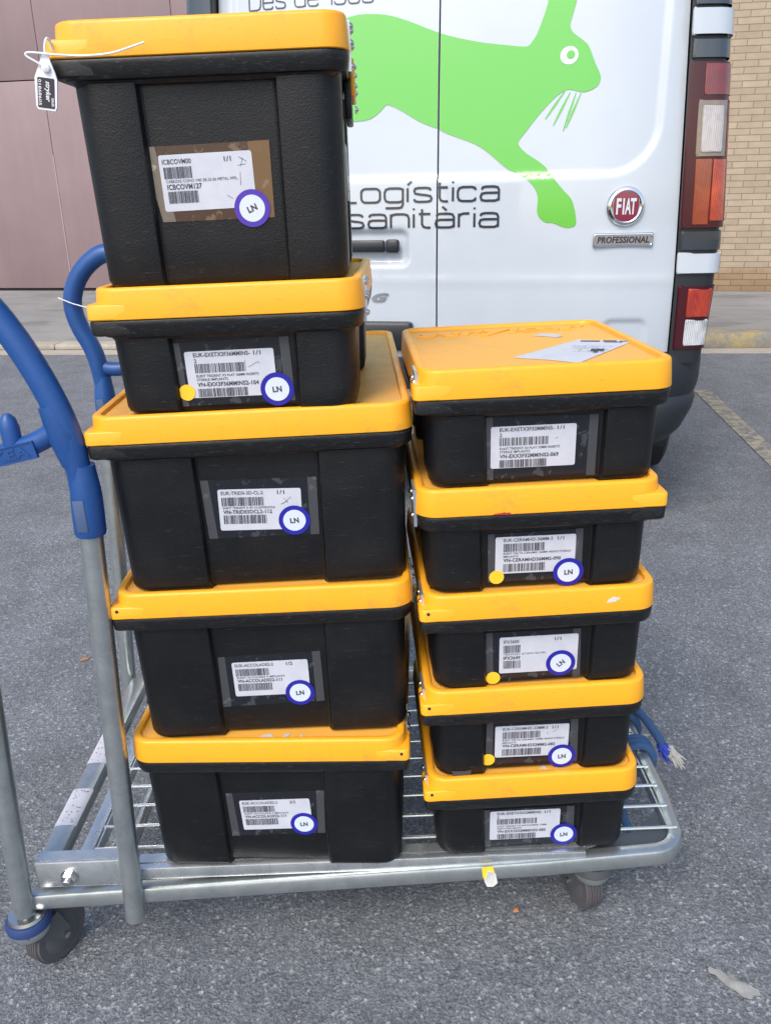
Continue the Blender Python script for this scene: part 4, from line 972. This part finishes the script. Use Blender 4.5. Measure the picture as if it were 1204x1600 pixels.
        for a in ((-.034, .034, .0095, .0108), (-.034, .034, -.0108, -.0095), (-.034, -.0325, -.0095, .0095), (.0325, .034, -.0095, .0095)):
            pts = [(a[0], a[2]), (a[1], a[2]), (a[1], a[3]), (a[0], a[3])]; tb.loft([[T @ Vector((p, .004, q)) for p, q in pts], [T @ Vector((p, -.0012, q)) for p, q in pts]])
        tb.loft([[T @ Vector((p, .0055, q)) for p, q in rrect(-.0325, .0325, -.0095, .0095, .001, 2)], [T @ Vector((p, .0001, q)) for p, q in rrect(-.0325, .0325, -.0095, .0095, .001, 2)]])
        me, a, b, c, d = text_mesh('IKEA', 0, .03); bb = bmesh.new(); bb.from_mesh(me); ret = bmesh.ops.extrude_face_region(bb, geom=bb.faces[:])
        for g_ in ret['geom']:
            if isinstance(g_, bmesh.types.BMVert): g_.co.z -= .25
        m2 = bpy.data.meshes.new('e'); bb.to_mesh(m2); bb.free(); sx = .052/(b-a); sy = .0125/(d-c)
        tb.join(m2, T @ Matrix(((sx, 0, 0, -.026-a*sx), (0, 0, -.004, -.0010), (0, sy, 0, -.0062-c*sy), (0, 0, 0, 1))))
        tb.build('name_plate', hd)
    # stickers
    rn = random.Random(5)
    for y0_, y1_ in ((1.235, 1.325), (1.075, 1.165)):
        mb = MB().m('label'); lv = [[(xx, yy_, .2005-((xx+.5305)/.0185)**4*.004) for xx in lin(-.5485, -.5125, 10)] for yy_ in lin(y0_, y1_, 4)]
        mb.loft(lv, closed=False, caps=(False, False)); sk = mb.build('sticker', r)
        mb = MB().m('print')
        for k in range(24):
            x_ = -.542+rn.random()*.022; y_ = y0_+.004+rn.random()*(y1_-y0_-.01); w_ = .001+rn.random()*.003
            mb.f([mb.v(p) for p in ((x_, y_, .2010), (x_+w_, y_, .2010), (x_+w_, y_+.0015, .2010), (x_, y_+.0015, .2010))])
        mb.build('printing', sk, smooth=False)
    mb = MB().m('yel_tag'); q = [(.141, .186), (.158, .187), (.161, .171), (.150, .166), (.146, .158), (.142, .170)]; mb.loft([[(a, .9655, b) for a, b in q], [(a, .9640, b) for a, b in q]])
    mb.m('tag_w'); q = [(.150, .180), (.161, .176), (.164, .158), (.158, .149), (.148, .151), (.1445, .160)]; mb.loft([[(a, .9640, b) for a, b in q], [(a+.0005, .9615+.002*(i % 2), b) for i, (a, b) in enumerate(q)]])
    mb.build('torn_sticker', r, smooth=False)
    # casters
    def caster(x, y, ax, trail, post_z=.155, ringm='bluering'):
        c = MB().m('bolt'); T = Matrix.Translation((x, y, 0))
        c.lathe([(.016, post_z), (.017, .128), (.027, .126), (.029, .121), (.027, .117), (.020, .115)], 28, T)
        c.m(ringm); c.lathe([(.020, .119), (.031, .119), (.0345, .113), (.034, .104), (.030, .1005), (.02, .1005)], 32, T)
        c.m('zinc'); c.lathe([(.030, .1005), (.0305, .094), (.027, .087), (.012, .086)], 28, T)
        root = c.build('caster', r)
        A = Vector((cos(ax), sin(ax), 0)); F = Vector((-sin(ax), cos(ax), 0))*trail      # axle, fork direction
        wc = Vector((x, y, .050)) + F
        c = MB().m('wheel_grey')
        for s in (-1, 1):
            o_ = A*s*.021
            pr = [Vector((x, y, .100))+o_-F*.55, Vector((x, y, .100))+o_+F*.9, wc+o_+Vector((0, 0, .004))+F.normalized()*.012, wc+o_-Vector((0, 0, .012)), wc+o_-F.normalized()*.014, Vector((x, y, .085))+o_-F*.35]
            c.loft([[p-A*.0013 for p in pr], [p+A*.0013 for p in pr]])
        c.build('fork', root, smooth=False)
        WM = Matrix.Translation(wc) @ A.to_track_quat('Z', 'Y').to_matrix().to_4x4()
        c = MB().m('tread'); pr = [(.036, -.0150), (.0455, -.0148)]
        for k in range(5):
            a = -.0125+k*.0050; pr += [(.0497, a), (.0500, a+.0018), (.0497, a+.0034), (.0470, a+.0038), (.0470, a+.0047)]
        pr += [(.0455, .0148), (.036, .0150)]; c.lathe(pr, 48, WM); wl = c.build('wheel', root, ang=25)
        c = MB().m('wheel_grey'); c.lathe([(.008, -.0170), (.030, -.0165), (.0375, -.0125), (.0375, .0125), (.030, .0165), (.008, .0170)], 36, WM); c.m('bolt'); c.lathe([(.0055, -.027), (.0055, .027)], 6, WM); c.build('rim', wl)
    caster(-.566, .972, -radians(28), .040); caster(.330, 1.045, radians(198), -.032, .165, 'wheel_grey')
    caster(-.50, 1.50, radians(20), .036); caster(.35, 1.49, radians(10), .034)
    return r
trolley()

# white cable tie round the far handle
r = MB().m('white_pl'); r.tube([(-.557, 1.519, .997), (-.533, 1.5185, .986), (-.505, 1.5225, .976)], .0011, 8); o = r.build('cable_tie'); o.matrix_world = TILT
tag(o, 'thin white cable tie across the far blue handle', 'cable tie')
# rope tied round the right rail
r = thing('knotted_rope', 'blue rope knotted round the right rail of the trolley with a frayed end', 'rope', TILT @ Matrix.Translation((.450, 1.24, .19)))
mb = MB().m('rope')
for y0, n in ((.062, 3), (-.030, 3)):
    for k in range(n):
        yy = y0+k*.0115
        mb.tube([( .026*cos(a)*1.0, yy+.004*sin(a*.5), -.012+.030*sin(a)) for a in lin(0, 2*pi, 24)], .0072, 10)
mb.tube(smooth_path([(-.012, .115, .020), (.010, .090, .030), (.028, .050, .028), (.040, .010, .018), (.046, -.020, .010)], 3), .0080, 10)
mb.tube(smooth_path([(-.020, .02, .018), (-.03, -.02, -.02), (-.045, -.08, -.05), (-.040, -.10, -.085), (-.030, -.105, -.10)], 3), .0075, 10)
mb.build('rope', r)
for nm, mk, cnt, ln_ in (('frayed_strands', 'fray', 60, .038), ('pale_strands', 'fray_w', 60, .028)):
    mb = MB().m(mk); rn = random.Random(cnt)
    for k in range(cnt):
        a = rn.uniform(-.9, .5); st = Vector((.044+rn.uniform(-.006, .006), -.012+rn.uniform(-.008, .008), .008+rn.uniform(-.006, .006)))
        if mk == 'fray_w': st += Vector((.012, -.016, -.004))
        d = Vector((sin(a)*.5+.45, -cos(a)*.7, -.35+rn.uniform(-.3, .2)))*ln_*rn.uniform(.6, 1)
        mb.tube([st, st+d*.5+Vector((0, 0, rn.uniform(-.003, .006))), st+d+Vector((rn.uniform(-.006, .006), 0, -.006))], [.0020, .0018, .0009], 5)
    mb.build(nm, r)

# litter on the tarmac
def scrap(name, label, cat, x, y, pts, th, m, rot=0):
    rn = random.Random(len(label)); mb = MB().m(m)
    c = Vector((sum(p[0] for p in pts)/len(pts), sum(p[1] for p in pts)/len(pts)))
    rings = []
    for f_ in (1, .7, .4): rings.append([((p[0]-c.x)*f_, (p[1]-c.y)*f_, th*(1.2-f_)+rn.uniform(0, th*.8)) for p in pts])
    mb.loft([[(a[0], a[1], 0) for a in rings[0]]]+rings); o = mb.build(name, ang=60)
    o.matrix_world = Matrix.Translation((x, y, gz(x, y)+.002)) @ Matrix.Rotation(rot, 4, 'Z'); tag(o, label, cat); return o
jag = [(-.034,.026),(-.028,.030),(-.024,.022),(-.014,.024),(-.008,.012),(.006,.012),(.012,.002),(.026,-.002),(.030,-.010),(.040,-.014),(.038,-.024),(.026,-.024),(.020,-.030),(.008,-.026),(-.002,-.014),(-.010,-.008),(-.020,.004),(-.024,.014),(-.034,.018)]
scrap('paper_scrap', 'crumpled grey scrap of paper lying on the asphalt at lower right', 'litter', .515, .905, [(a*.85, b*.95) for a, b in jag], .0022, 'leaf')
scrap('wood_chip', 'small orange chip on the asphalt left of the boxes', 'litter', -.826, 1.945, [(-.013, -.003), (.010, -.001), (.014, .006), (-.010, .005)], .004, 'cork', .4)
scrap('dry_leaf', 'tiny brown leaf under the front rail of the trolley', 'litter', .209, 1.055, [(-.005, -.004), (.004, -.005), (.006, .002), (-.002, .005)], .003, 'cork', .2)
